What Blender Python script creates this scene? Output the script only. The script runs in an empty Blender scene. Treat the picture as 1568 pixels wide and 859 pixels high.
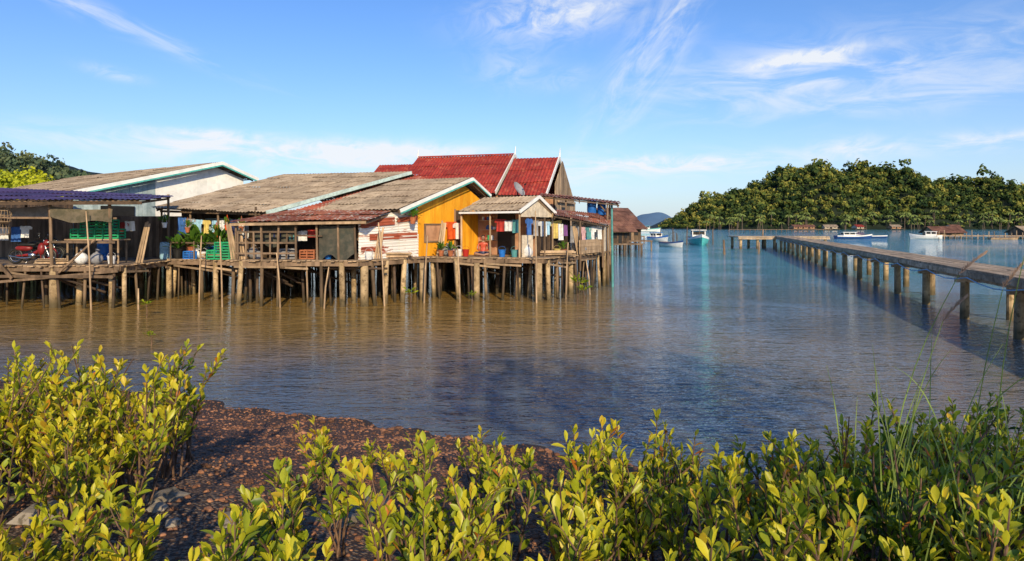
import bpy, math, random
import numpy as np
from mathutils import Vector, Matrix
random.seed(7); rng=np.random.default_rng(7)
R=random.uniform
V=Vector
scene=bpy.context.scene
col=scene.collection
# ------------------------------------------------------------------ helpers
class MB:
    def __init__(s): s.v=[];s.f=[];s.m=[]
    def add(s,vs,fs,mi=0):
        o=len(s.v); s.v+= [tuple(p) for p in vs]
        for f in fs: s.f.append(tuple(i+o for i in f)); s.m.append(mi)
    def beam(s,a,b,w,h,mi=0):
        a=V(a);b=V(b);d=(b-a).normalized()
        u=V((0,0,1)) if abs(d.z)<.95 else V((0,1,0))
        sd=d.cross(u).normalized()*w/2; up=sd.cross(d).normalized()*h/2
        vs=[p+x*sd+y*up for p in(a,b) for x in(-1,1) for y in(-1,1)]
        s.add(vs,[(0,1,3,2),(4,6,7,5),(0,4,5,1),(2,3,7,6),(0,2,6,4),(1,5,7,3)],mi)
    def cyl(s,a,b,r0,r1=None,n=8,mi=0,caps=True):
        if r1 is None:r1=r0
        a=V(a);b=V(b);d=(b-a).normalized()
        u=V((0,0,1)) if abs(d.z)<.95 else V((0,1,0))
        x=d.cross(u).normalized(); y=x.cross(d)
        vs=[]
        for p,r in((a,r0),(b,r1)):
            for i in range(n):
                t=2*math.pi*i/n; vs.append(p+x*math.cos(t)*r+y*math.sin(t)*r)
        fs=[(i,(i+1)%n,n+(i+1)%n,n+i) for i in range(n)]
        if caps: fs+= [tuple(range(n))[::-1],tuple(range(n,2*n))]
        s.add(vs,fs,mi)
    def tube(s,pts,r,n=6,mi=0):
        for i in range(len(pts)-1):
            ra=r if not isinstance(r,(list,tuple)) else r[i]; rb=r if not isinstance(r,(list,tuple)) else r[i+1]
            s.cyl(pts[i],pts[i+1],ra,rb,n,mi,False)
    def slab(s,poly,th,mi=0):
        n=len(poly); vs=[V(p) for p in poly]+[V(p)-V((0,0,th)) for p in poly]
        s.add(vs,[tuple(range(n)),tuple(range(n,2*n))[::-1]]+[(i,i+n,(i+1)%n+n,(i+1)%n) for i in range(n)],mi)
    def prism(s,a,b,z0,za,zb,th,mi=0):
        d=(V(b)-V(a)).normalized(); n=V((d.y,-d.x))*th/2
        vs=[]
        for q in(-1,1):
            for p,zt in((V(a),za),(V(b),zb)):
                vs+= [(p.x+n.x*q,p.y+n.y*q,z0),(p.x+n.x*q,p.y+n.y*q,zt)]
        s.add(vs,[(0,1,3,2),(4,6,7,5),(0,4,5,1),(2,3,7,6),(1,5,7,3),(0,2,6,4)],mi)
    def torus(s,c,ax,Rr,r,mi=0,n=18,k=6):
        c=V(c);ax=V(ax).normalized(); u=V((0,0,1)); x=ax.cross(u).normalized(); y=x.cross(ax)
        vs=[]
        for i in range(n):
            t=2*math.pi*i/n; d=x*math.cos(t)+y*math.sin(t)
            for j in range(k):
                q=2*math.pi*j/k; vs.append(c+d*(Rr+r*math.cos(q))+ax*r*math.sin(q))
        s.add(vs,[(i*k+j,((i+1)%n)*k+j,((i+1)%n)*k+(j+1)%k,i*k+(j+1)%k) for i in range(n) for j in range(k)],mi)
    def ball(s,c,rx,ry=None,rz=None,mi=0,n=10,m=7,jit=0):
        ry=ry or rx; rz=rz or rx; c=V(c); vs=[c+V((0,0,rz))]
        for j in range(1,m):
            p=math.pi*j/m
            for i in range(n):
                t=2*math.pi*i/n; k=1+R(-jit,jit)
                vs.append(c+V((rx*math.sin(p)*math.cos(t)*k,ry*math.sin(p)*math.sin(t)*k,rz*math.cos(p)*k)))
        vs.append(c-V((0,0,rz))); fs=[(0,1+i,1+(i+1)%n) for i in range(n)]
        for j in range(m-2):
            for i in range(n): fs.append((1+j*n+i,1+(j+1)*n+i,1+(j+1)*n+(i+1)%n,1+j*n+(i+1)%n))
        l=len(vs)-1; b=1+(m-2)*n
        fs+=[(l,b+(i+1)%n,b+i) for i in range(n)]
        s.add(vs,fs,mi)
    def obj(s,name,mats,parent=None,smooth=False):
        me=bpy.data.meshes.new(name); me.from_pydata(s.v,[],s.f)
        if not isinstance(mats,(list,tuple)): mats=[mats]
        for m in mats: me.materials.append(m)
        me.polygons.foreach_set('material_index',s.m)
        if smooth: me.polygons.foreach_set('use_smooth',[True]*len(s.f))
        me.update(); o=bpy.data.objects.new(name,me); col.objects.link(o)
        if parent: o.parent=parent; o.location=-parent.location
        return o
def empty(name,loc=(0,0,0)):
    o=bpy.data.objects.new(name,None); o.location=loc; o.empty_display_size=.5; col.objects.link(o); return o
def npmesh(name,Vv,F,mats,tint=None,mi=None,smooth=False,parent=None):
    me=bpy.data.meshes.new(name); n=len(Vv);m=len(F);k=F.shape[1]
    me.vertices.add(n); me.vertices.foreach_set('co',Vv.astype(np.float32).ravel())
    me.loops.add(m*k); me.loops.foreach_set('vertex_index',F.astype(np.int32).ravel())
    me.polygons.add(m); me.polygons.foreach_set('loop_start',np.arange(0,m*k,k,dtype=np.int32))
    try: me.polygons.foreach_set('loop_total',np.full(m,k,dtype=np.int32))
    except Exception: pass
    for a in mats: me.materials.append(a)
    if mi is not None: me.polygons.foreach_set('material_index',mi.astype(np.int32))
    if smooth: me.polygons.foreach_set('use_smooth',np.ones(m,dtype=bool))
    if tint is not None:
        at=me.attributes.new('tint','FLOAT','POINT'); at.data.foreach_set('value',tint.astype(np.float32))
    me.update(calc_edges=True); me.validate()
    o=bpy.data.objects.new(name,me); col.objects.link(o)
    if parent: o.parent=parent; o.location=-parent.location
    return o
# ------------------------------------------------------------------ materials
class NT:
    def __init__(s,tree): s.t=tree;s.n=tree.nodes;s.l=tree.links
    def node(s,ty,**kw):
        n=s.n.new(ty)
        for k,v in kw.items(): setattr(n,k,v)
        return n
    def put(s,sock,val):
        if isinstance(val,bpy.types.NodeSocket): s.l.new(val,sock)
        else: sock.default_value=val
    def math(s,op,a,b=0,c=0,clamp=False):
        n=s.node('ShaderNodeMath',operation=op,use_clamp=clamp); s.put(n.inputs[0],a); s.put(n.inputs[1],b); s.put(n.inputs[2],c); return n.outputs[0]
    def mix(s,f,a,b,bt='MIX'):
        n=s.node('ShaderNodeMix',data_type='RGBA',blend_type=bt); s.put(n.inputs[0],f)
        s.put(n.inputs[6],a if isinstance(a,bpy.types.NodeSocket) else (*a[:3],1)); s.put(n.inputs[7],b if isinstance(b,bpy.types.NodeSocket) else (*b[:3],1)); return n.outputs[2]
    def noise(s,vec,scale,detail=5,rough=.55,dist=0):
        n=s.node('ShaderNodeTexNoise'); s.put(n.inputs['Vector'],vec); n.inputs['Scale'].default_value=scale; n.inputs['Detail'].default_value=detail
        n.inputs['Roughness'].default_value=rough; n.inputs['Distortion'].default_value=dist; return n.outputs[0]
    def mapping(s,vec,sc=(1,1,1),rot=(0,0,0)):
        n=s.node('ShaderNodeMapping'); s.put(n.inputs[0],vec); n.inputs['Scale'].default_value=sc; n.inputs['Rotation'].default_value=rot; return n.outputs[0]
    def sstep(s,v,a,b):
        n=s.node('ShaderNodeMapRange',interpolation_type='SMOOTHSTEP'); s.put(n.inputs[0],v); n.inputs[1].default_value=a; n.inputs[2].default_value=b; return n.outputs[0]
def newmat(name):
    m=bpy.data.materials.new(name); m.use_nodes=True; t=NT(m.node_tree); b=t.n['Principled BSDF']; return m,t,b
def M(name,c1,c2=None,sc=3,rough=.75,bump=.3,isl=.25,stretch=(1,1,1),dirt=.5,c3=None,th=(.4,.65),spec=.3,bd=.02,metal=0,fine=18,th3=(.52,.62),wet=0):
    m,t,b=newmat(name); c2=c2 or tuple(x*.6 for x in c1)
    g=t.node('ShaderNodeNewGeometry'); pos=t.mapping(g.outputs['Position'],stretch)
    n1=t.noise(pos,sc,6,.6,.3); c=t.mix(t.sstep(n1,*th),c1,c2)
    n2=t.noise(pos,sc*.35,4)
    if c3: 
        n3=t.noise(pos,sc*1.7,7,.7,.6); c=t.mix(t.sstep(n3,*th3),c,c3)
    c=t.mix(t.math('MULTIPLY',t.sstep(n2,.35,.7),dirt),c,tuple(x*.45 for x in c2))
    if isl:
        v=t.math('MULTIPLY_ADD',g.outputs['Random Per Island'],2*isl,1-isl)
        cc=t.node('ShaderNodeCombineXYZ'); [t.put(cc.inputs[i],v) for i in range(3)]
        c=t.mix(1.0,c,cc.outputs[0],'MULTIPLY')
    if wet:  # tide mark: barnacles and weed on the foot of the piles
        s=t.node('ShaderNodeSeparateXYZ'); t.l.new(g.outputs['Position'],s.inputs[0])
        c=t.mix(t.math('MULTIPLY',t.sstep(t.math('ADD',s.outputs[2],t.math('MULTIPLY',n1,.5)),.75,.4),wet),c,(.05,.045,.022))
    t.put(b.inputs['Base Color'],c); b.inputs['Roughness'].default_value=rough; b.inputs['Metallic'].default_value=metal
    b.inputs['Specular IOR Level'].default_value=spec
    if bump:
        bn=t.node('ShaderNodeBump'); bn.inputs['Strength'].default_value=bump; bn.inputs['Distance'].default_value=bd
        t.put(bn.inputs['Height'],t.noise(pos,sc*fine/3,5,.65)); t.put(b.inputs['Normal'],bn.outputs[0])
    return m
def plain(name,c,rough=.6,**k): return M(name,c,tuple(x*.72 for x in c),sc=k.get('sc',6),rough=rough,bump=.12,isl=k.get('isl',.12),dirt=.25)
m_roofgrey=M('asbestos_roof',(.47,.37,.26),(.32,.24,.165),sc=2.2,c3=(.15,.11,.075),isl=.17,dirt=.4,rough=.9,th3=(.54,.66))
m_red=M('red_tin',(.36,.045,.03),(.24,.03,.022),sc=2,isl=.14,rough=.55,c3=(.42,.10,.06),dirt=.3)
m_purple=M('purple_tin',(.125,.07,.17),(.08,.045,.12),sc=2,isl=.2,rough=.5)
m_rust=M('rusty_tin',(.36,.13,.065),(.22,.06,.035),sc=2.6,c3=(.50,.44,.37),isl=.3,rough=.75)
m_redrust=M('red_rust_tin',(.42,.11,.055),(.28,.06,.035),sc=2.2,c3=(.72,.64,.56),isl=.12,rough=.7,dirt=.2,stretch=(.6,.6,2.2),th3=(.60,.66))
m_whiterust=M('white_rusty_tin',(.82,.80,.76),(.76,.72,.66),sc=.9,stretch=(.6,.6,3.0),c3=(.36,.09,.04),isl=.08,rough=.6,dirt=.08,th3=(.57,.62))
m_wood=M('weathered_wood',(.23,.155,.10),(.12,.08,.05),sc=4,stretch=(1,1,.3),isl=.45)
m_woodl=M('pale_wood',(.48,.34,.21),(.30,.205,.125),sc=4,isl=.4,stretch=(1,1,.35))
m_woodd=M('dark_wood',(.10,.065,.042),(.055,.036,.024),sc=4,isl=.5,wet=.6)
m_pile=M('pile_wood',(.20,.135,.08),(.09,.06,.036),sc=4,isl=.6,stretch=(1,1,.3),wet=.7)
m_deck=M('deck_wood',(.34,.25,.17),(.17,.125,.085),sc=5,isl=.4)
m_conc=M('wet_concrete',(.48,.35,.20),(.30,.21,.11),sc=4,isl=.3,rough=.9,c3=(.17,.115,.06),wet=.7)
m_jet=M('jetty_concrete',(.56,.43,.29),(.38,.28,.18),sc=3,isl=.25,rough=.9,c3=(.22,.15,.09))
m_yellow=M('yellow_boards',(.86,.42,.025),(.74,.31,.015),sc=3,isl=.14,rough=.6,stretch=(1,1,.3),dirt=.25)
m_white=M('white_paint',(.84,.84,.82),(.72,.72,.70),sc=3,isl=.05,rough=.6,dirt=.1)
m_blueboard=M('pale_blue_boards',(.42,.52,.56),(.28,.38,.42),sc=3,isl=.2,rough=.7,dirt=.25)
m_teal=plain('teal_paint',(.10,.46,.42)); m_tealpale=plain('pale_teal_trim',(.60,.76,.72))
m_ply=M('plywood',(.60,.33,.19),(.45,.24,.14),sc=3,isl=.15)
m_cream=plain('cream_paint',(.70,.60,.46)); m_black=plain('black_rubber',(.02,.02,.02),.5)
m_blue=plain('blue_plastic',(.02,.16,.55),.4); m_redp=plain('red_paint',(.45,.03,.02),.35); m_green=plain('green_plastic',(.02,.34,.14),.5)
m_chrome=M('chrome',(.6,.6,.6),rough=.25,metal=1,bump=0,isl=0)
m_terra=plain('terracotta',(.42,.14,.06)); m_orange=plain('orange_fabric',(.80,.12,.02),.8)
m_skin=plain('skin',(.36,.19,.12)); m_hair=plain('hair',(.015,.012,.01))
cloths=[plain('cloth_'+n,c,.9,isl=.1) for n,c in dict(white=(.8,.8,.8),blue=(.05,.15,.45),pink=(.62,.38,.40),red=(.5,.05,.04),teal=(.10,.32,.33),navy=(.03,.04,.12),yellow=(.65,.5,.15),purple=(.2,.08,.25),grey=(.3,.3,.32),sky=(.35,.6,.8)).items()]
def leafmat(name,stops,trans=.35,rough=.4,spec=.4,clump=0):
    m,t,b=newmat(name); a=t.node('ShaderNodeAttribute',attribute_name='tint'); g=t.node('ShaderNodeNewGeometry')
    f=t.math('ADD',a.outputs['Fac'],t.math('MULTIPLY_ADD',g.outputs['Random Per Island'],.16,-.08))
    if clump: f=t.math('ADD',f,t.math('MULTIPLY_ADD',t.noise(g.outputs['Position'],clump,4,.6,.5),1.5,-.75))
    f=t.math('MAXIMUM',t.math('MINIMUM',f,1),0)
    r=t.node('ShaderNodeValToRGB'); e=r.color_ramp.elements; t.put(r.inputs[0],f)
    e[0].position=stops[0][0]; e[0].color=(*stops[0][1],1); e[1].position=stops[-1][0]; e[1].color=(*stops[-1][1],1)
    for p,c in stops[1:-1]: x=e.new(p); x.color=(*c,1)
    c=r.outputs[0]
    if not clump: n=t.noise(g.outputs['Position'],30,3); c=t.mix(t.math('MULTIPLY',n,.35),c,(.03,.05,.01))
    t.put(b.inputs['Base Color'],c); b.inputs['Roughness'].default_value=rough; b.inputs['Specular IOR Level'].default_value=spec
    if trans:
        tr=t.node('ShaderNodeBsdfTranslucent'); t.put(tr.inputs[0],c); mx=t.node('ShaderNodeMixShader'); mx.inputs[0].default_value=trans
        t.l.new(b.outputs[0],mx.inputs[1]); t.l.new(tr.outputs[0],mx.inputs[2]); t.l.new(mx.outputs[0],t.n['Material Output'].inputs[0])
    return m
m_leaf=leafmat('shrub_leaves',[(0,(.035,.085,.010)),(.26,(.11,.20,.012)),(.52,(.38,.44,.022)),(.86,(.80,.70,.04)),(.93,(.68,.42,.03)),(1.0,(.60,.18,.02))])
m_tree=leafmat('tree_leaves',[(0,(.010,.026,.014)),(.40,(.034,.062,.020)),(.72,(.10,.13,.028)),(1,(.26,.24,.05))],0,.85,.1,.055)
m_shade=leafmat('bank_tree_leaves',[(0,(.014,.036,.016)),(1,(.15,.2,.04))],0,.8,.1)
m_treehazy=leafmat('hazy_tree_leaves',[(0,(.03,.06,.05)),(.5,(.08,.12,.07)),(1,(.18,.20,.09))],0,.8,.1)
m_brightleaf=leafmat('bright_leaves',[(0,(.12,.22,.012)),(1,(.60,.62,.03))],.3,.6,.2)
m_potleaf=leafmat('pot_leaves',[(0,(.02,.09,.015)),(1,(.20,.36,.03))],.3,.5,.2)
m_stem=M('stems',(.20,.12,.075),(.10,.055,.038),sc=20,bump=0,isl=.3)
m_bark=M('bark',(.16,.12,.09),(.08,.06,.045),sc=5)
# ------------------------------------------------------------------ world
SX,SY=.20,-.98; EL=math.radians(24)
S=V((SX,SY)).normalized(); sundir=V((S.x*math.cos(EL),S.y*math.cos(EL),math.sin(EL)))
w=bpy.data.worlds.new('World'); scene.world=w; w.use_nodes=True; t=NT(w.node_tree); bg=t.n['Background']
sky=t.node('ShaderNodeTexSky',sky_type='NISHITA'); sky.sun_disc=False; sky.sun_elevation=EL; sky.sun_rotation=math.atan2(S.x,S.y); sky.dust_density=.6; sky.ozone_density=2.5; sky.air_density=1.0
hs=t.node('ShaderNodeHueSaturation'); hs.inputs['Saturation'].default_value=1.15; t.l.new(sky.outputs[0],hs.inputs['Color'])
skyc=t.mix(1.0,hs.outputs[0],(.74,.92,1.22),'MULTIPLY')
tc=t.node('ShaderNodeTexCoord'); sp=t.node('ShaderNodeSeparateXYZ'); t.l.new(tc.outputs['Generated'],sp.inputs[0])
az=t.math('ARCTAN2',sp.outputs[0],sp.outputs[1]); el=t.math('ARCSINE',sp.outputs[2])
def comb(a,b): 
    c=t.node('ShaderNodeCombineXYZ'); t.put(c.inputs[0],a); t.put(c.inputs[1],b); return c.outputs[0]
uv=comb(az,el)
def fib(ang,sx,sy,scale,off):
    mp=t.node('ShaderNodeMapping'); mp.vector_type='TEXTURE'; t.put(mp.inputs[0],uv); mp.inputs['Rotation'].default_value=(0,0,ang); mp.inputs['Location'].default_value=(off,off*.7,0); mp.inputs['Scale'].default_value=(sx,sy,1)
    return t.noise(mp.outputs[0],scale,9,.62,.7)
nH=t.sstep(fib(-.05,1,.28,9,1.3),.36,.72); nD=t.sstep(fib(.85,1,.35,10,3.1),.36,.72); nF=t.sstep(fib(.2,1,.6,22,5.2),.3,.7); nL=t.sstep(fib(-.33,1,.22,9,7.7),.38,.7)
clouds=[(.41,.222,.08,.07,.009,1.25,nF),(.50,.205,.02,.24,.045,.55,nH),(.36,.19,.05,.14,.035,.45,nH),(.205,.245,.95,.13,.032,.95,nD),(.06,.30,.1,.10,.03,1.05,nF),(.13,.32,.2,.08,.03,.4,nH),
 (.0,.225,.0,.05,.025,.4,nF),(.08,.21,.3,.03,.012,.45,nF),(-.54,.258,-.33,.15,.012,.55,nL),(-.53,.19,-.15,.03,.007,.6,nF),(-.33,.103,-.02,.28,.017,1.2,nH),(-.42,.122,-.02,.07,.006,1.0,nF),(-.2,.108,.0,.14,.012,1.2,nF),(.25,.088,0,.16,.014,1.2,nH),(.22,.09,0,.1,.008,1.2,nF),(.10,.075,0,.10,.02,.8,nH),(.47,.10,0,.05,.014,1.0,nF),(.62,.10,0,.09,.012,1.0,nH),(-.2,.085,0,.3,.025,.55,nH),(.55,.16,.05,.2,.02,.35,nH)]
dens=0
for (a,e,th,la,lb,I,nn) in clouds:
    du=t.math('SUBTRACT',az,a); dv=t.math('SUBTRACT',el,e); c,s_=math.cos(th),math.sin(th)
    p=t.math('DIVIDE',t.math('ADD',t.math('MULTIPLY',du,c),t.math('MULTIPLY',dv,s_)),la); q=t.math('DIVIDE',t.math('SUBTRACT',t.math('MULTIPLY',dv,c),t.math('MULTIPLY',du,s_)),lb)
    g=t.math('EXPONENT',t.math('MULTIPLY',t.math('ADD',t.math('MULTIPLY',p,p),t.math('MULTIPLY',q,q)),-1.0))
    dens=t.math('ADD',dens,t.math('MULTIPLY',t.math('MULTIPLY',g,I),nn))
dens=t.math('MINIMUM',dens,.92)
haze=t.math('MULTIPLY',t.math('EXPONENT',t.math('MULTIPLY',t.math('MAXIMUM',el,0),-9)),.70)
c=t.mix(haze,skyc,(4.9,5.4,6.1)); c=t.mix(dens,c,(6.3,6.5,6.8)); t.put(bg.inputs[0],c); bg.inputs[1].default_value=.142
sl=bpy.data.lights.new('sun','SUN'); sl.energy=5.0; sl.angle=math.radians(.5); sl.color=(1,.81,.52); so=bpy.data.objects.new('sun',sl); so.rotation_euler=(-sundir).to_track_quat('-Z','Y').to_euler(); so.location=(20,-50,30); col.objects.link(so)
scene.view_settings.view_transform='Standard'; scene.view_settings.look='None'; scene.view_settings.exposure=0
cd=bpy.data.cameras.new('camera'); cam=bpy.data.objects.new('camera',cd); col.objects.link(cam); cam.location=(0,0,3); cam.rotation_euler=(math.radians(90),0,0); cd.lens=24; cd.sensor_width=36; cd.shift_y=-.054; cd.clip_end=12000; cd.clip_start=.05; scene.camera=cam
# ------------------------------------------------------------------ water
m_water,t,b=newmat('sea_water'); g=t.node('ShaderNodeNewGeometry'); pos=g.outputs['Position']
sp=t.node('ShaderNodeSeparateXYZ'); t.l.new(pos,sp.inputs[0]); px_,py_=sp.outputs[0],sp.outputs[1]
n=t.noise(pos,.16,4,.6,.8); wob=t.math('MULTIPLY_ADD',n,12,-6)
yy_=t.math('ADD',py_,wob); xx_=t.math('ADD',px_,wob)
sunlit_silt=t.math('MULTIPLY',t.math('MULTIPLY',t.sstep(yy_,11.5,20),t.sstep(xx_,8,0)),t.sstep(yy_,70,35))
c=t.mix(sunlit_silt,(.10,.125,.15),(.30,.185,.055))  # blue-grey base puts tree shade into the colour; brown is sunlit silty water
sunlit_silt2=t.math('MULTIPLY',t.math('MULTIPLY',t.sstep(xx_,0,8),t.sstep(yy_,26,13)),.65); c=t.mix(sunlit_silt2,c,(.24,.175,.09))
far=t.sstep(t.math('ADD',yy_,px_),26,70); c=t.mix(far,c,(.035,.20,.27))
t.put(b.inputs['Base Color'],c); b.inputs['Roughness'].default_value=.03; b.inputs['IOR'].default_value=1.333
w1=t.noise(t.mapping(pos,(.75,1.8,1),(0,0,.16)),1.1,2,.5,.6); w2=t.noise(t.mapping(pos,(1,2.2,1),(0,0,-.2)),3.4,2,.5,.5); w3=t.noise(t.mapping(pos,(1,1.8,1),(0,0,.5)),9,2,.5,.3)
h=t.math('ADD',t.math('ADD',t.math('MULTIPLY',w1,.70),t.math('MULTIPLY',w2,.42)),t.math('MULTIPLY',w3,.13))
bn=t.node('ShaderNodeBump'); bn.inputs['Strength'].default_value=1.0; bn.inputs['Distance'].default_value=.20
amp=t.math('MULTIPLY_ADD',t.sstep(t.noise(pos,.11,3,.5,.8),.35,.65),.8,.4)
amp=t.math('MULTIPLY',amp,t.math('MULTIPLY_ADD',t.sstep(t.math('MULTIPLY_ADD',py_,-.25,xx_),-8,3),.5,.65))
t.put(bn.inputs['Height'],t.math('MULTIPLY',h,amp)); t.put(b.inputs['Normal'],bn.outputs[0])
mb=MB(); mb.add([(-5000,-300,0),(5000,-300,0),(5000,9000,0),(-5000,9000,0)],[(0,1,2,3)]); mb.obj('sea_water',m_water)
# ------------------------------------------------------------------ near bank
sx=[-400,-40,-20,-9.8,-6.2,-4.1,-2.2,-.8,.75,3,6,12,40,400]; sy=[60,26,17,13.06,12.06,11.2,10.3,9.8,8.9,7.8,7.3,7.2,6,2]
def hgt(x,y):
    s=np.interp(x,sx,sy)-y+.12*np.sin(x*1.9)+.07*np.sin(x*4.7+1); h=np.where(s<0,s*.25,np.interp(s,[0,2,5,9,30,400],[0,.34,1.02,1.42,2.0,4]))
    return h+.035*np.sin(x*2.1+y*1.3)*np.clip(s,0,1)+.02*np.sin(x*5.3-y*4.1)
gx=np.concatenate([np.linspace(-400,-16,25),np.linspace(-15.8,15.8,260),np.linspace(16,400,25)]); gy=np.concatenate([np.linspace(-290,-6,15),np.linspace(-5.8,16,190),np.linspace(16.5,80,30)])
X,Y=np.meshgrid(gx,gy); Z=hgt(X,Y); Vv=np.stack([X,Y,Z],-1).reshape(-1,3); nx,ny=len(gx),len(gy)
I=np.arange(nx*ny).reshape(ny,nx); F=np.stack([I[:-1,:-1],I[:-1,1:],I[1:,1:],I[1:,:-1]],-1).reshape(-1,4)
m_ground,t,b=newmat('gravel_ground'); g=t.node('ShaderNodeNewGeometry'); pos=g.outputs['Position']
vo=t.node('ShaderNodeTexVoronoi'); t.l.new(pos,vo.inputs['Vector']); vo.inputs['Scale'].default_value=38
c=t.mix(vo.outputs['Color'],(.13,.05,.025),(.32,.15,.075)); n=t.noise(pos,1.2,5); sp=t.node('ShaderNodeSeparateXYZ'); t.l.new(pos,sp.inputs[0])
c=t.mix(t.sstep(n,.45,.7),c,(.09,.055,.03))
c=t.mix(t.sstep(t.math('ADD',sp.outputs[2],t.math('MULTIPLY',n,.5)),1.15,1.45),c,(.20,.155,.11))
c=t.mix(t.sstep(sp.outputs[2],.16,.03),c,(.06,.037,.022)); c=t.mix(t.sstep(vo.outputs['Distance'],.3,.6),c,(.04,.02,.012))
t.put(b.inputs['Base Color'],c); b.inputs['Roughness'].default_value=.85; bn=t.node('ShaderNodeBump'); bn.inputs['Distance'].default_value=.022; bn.inputs['Strength'].default_value=.8; bn.invert=True
t.put(bn.inputs['Height'],vo.outputs['Distance']); t.put(b.inputs['Normal'],bn.outputs[0])
npmesh('ground',Vv,F,[m_ground],smooth=True)
def scatter_rocks(name,n,xr,yr,smin,smax,mat,flat=.6,ypow=1):
    mb=MB(); mb.ball((0,0,0),1,n=6,m=4); base=np.array(mb.v); fs=[f for f in mb.f]; out=MB()
    for i in range(n):
        x=R(*xr); u=random.random()**ypow; ysh=float(np.interp(x,sx,sy)); y=min(yr[1],ysh-.05)-(min(yr[1],ysh-.05)-yr[0])*u
        s=smin+(smax-smin)*random.random()**3; z=float(hgt(x,y))+s*.1
        p=base*(s*R(.8,1.3),s*R(.7,1.1),s*flat*R(.7,1.2))*(1+rng.uniform(-.16,.16,(len(base),1))); a=R(0,6.28)
        p=np.stack([p[:,0]*math.cos(a)-p[:,1]*math.sin(a),p[:,0]*math.sin(a)+p[:,1]*math.cos(a),p[:,2]],-1)+(x,y,z)
        out.add(p.tolist(),fs)
    return out.obj(name,mat)
m_peb=M('red_gravel',(.31,.15,.08),(.19,.085,.048),sc=3,isl=.6,bump=.1,rough=.85); m_rock=M('grey_stone',(.30,.26,.21),(.20,.17,.13),sc=5,isl=.3,rough=.9,c3=(.12,.10,.07))
scatter_rocks('gravel_pebbles',20000,(-9,4),(3,12.9),.009,.028,m_peb)
scatter_rocks('shore_stones',420,(-10,4),(8,13),.02,.055,m_peb,ypow=2.5)
scatter_rocks('grey_rocks',170,(-4.5,4.5),(2,4.8),.04,.20,m_rock,flat=.35)
# ------------------------------------------------------------------ leaves
TT=np.array([0,.15,.38,.62,.84,1.0]); WW=np.array([.07,.30,.78,1.0,.66,.03])
def leafmesh(P,D,L,wr=.20,curl=.3,fold=.4):
    n=len(P); up=np.tile([0,0,1.],(n,1))+rng.normal(0,.35,(n,3)); s=np.cross(D,up); s/=np.linalg.norm(s,axis=1,keepdims=True)+1e-6; nn=np.cross(s,D)
    k=len(TT); Vt=np.zeros((n,k,3,3)); cu=rng.uniform(-.4,1,n)*curl; wv=wr*rng.uniform(.75,1.18,n)
    for i,(a,b_) in enumerate(zip(TT,WW)):
        c=P+D*(L*a)[:,None]-nn*(cu*L*a*a)[:,None]; wd=(wv*L*b_)[:,None]
        Vt[:,i,1]=c; Vt[:,i,0]=c-s*wd+nn*wd*fold; Vt[:,i,2]=c+s*wd+nn*wd*fold
    base=[]
    for i in range(k-1):
        for j in range(2): base.append((i*3+j,i*3+j+1,i*3+j+4,i*3+j+3))
    F=(np.array(base)[None]+(np.arange(n)*k*3)[:,None,None]).reshape(-1,4)
    return Vt.reshape(-1,3),F,k*3
hx=[-6,-3.6,-2.4,-1.9,-1.2,-.3,.5,1.2,2,3,6]; hh=[1.0,.95,.80,.54,.57,.66,.76,.76,.88,1.04,1.08]
yx=[-6,-2.6,-2.0,-1.2,-.3,.5,1.8,2.6,6]; yy=[6.3,5.9,4.3,3.9,4.3,4.7,5.1,6,6.5]
LP=[];LD=[];LL=[];LT=[]; st=MB()
def shrub(x,y,H,tb):
    z=float(hgt(x,y)); ns=random.randint(3,5); tb+=R(-.14,.14)
    for k in range(ns):
        a=R(0,6.28); lean=R(.08,.5); h=H*R(.5,1.08); p=V((x+R(-.05,.05),y+R(-.05,.05),z-.03)); pts=[p]
        nseg=5; d=V((math.cos(a)*lean,math.sin(a)*lean,1)).normalized()
        for i in range(nseg):
            d=(d+V((R(-.17,.17),R(-.17,.17),.10))).normalized(); p=p+d*h/nseg; pts.append(p)
        r0=.006+.006*H; st.tube(pts,[r0*(1-.14*i) for i in range(nseg+1)],5)
        brs=[(pts,.45)]
        for q in range(random.randint(1,3)):
            i=random.randint(2,4); a2=R(0,6.28); dd=V((math.cos(a2)*.7,math.sin(a2)*.7,R(.7,1.2))).normalized(); l=h*R(.2,.36); pp=[pts[i],pts[i]+dd*l*.5,pts[i]+dd*l*.5+(dd+V((0,0,.4))).normalized()*l*.5]
            st.tube(pp,[r0*.5,r0*.4,r0*.25],4)
            if random.random()<.85: brs.append((pp,.3))
        stb=tb+R(-.12,.12)
        for pl,t0 in brs:
            tot=sum((pl[i+1]-pl[i]).length for i in range(len(pl)-1)); s=tot*t0; az0=R(0,6.28)
            while s<tot:
                q=s;i=0
                while i<len(pl)-2 and q>(pl[i+1]-pl[i]).length: q-=(pl[i+1]-pl[i]).length;i+=1
                dd=(pl[i+1]-pl[i]).normalized(); pos_=pl[i]+dd*q; f=s/tot
                for o in (0,math.pi):
                    if random.random()<.25: continue
                    aa=az0+o+R(-.4,.4); out=V((math.cos(aa),math.sin(aa),0)); ld=(out*R(.4,.95)+dd*R(.5,1.25)).normalized()
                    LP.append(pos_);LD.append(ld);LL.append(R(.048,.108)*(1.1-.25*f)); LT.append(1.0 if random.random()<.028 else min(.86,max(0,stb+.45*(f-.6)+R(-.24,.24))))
                az0+=math.pi/2; s+=R(.029,.048)
            for o in range(3):
                aa=R(0,6.28); dd=(pl[-1]-pl[-2]).normalized(); ld=(dd+V((math.cos(aa),math.sin(aa),0))*R(.15,.5)).normalized()
                LP.append(pl[-1]);LD.append(ld);LL.append(R(.032,.08));LT.append(min(.85,stb+R(.05,.3)))
cnt=0
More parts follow.
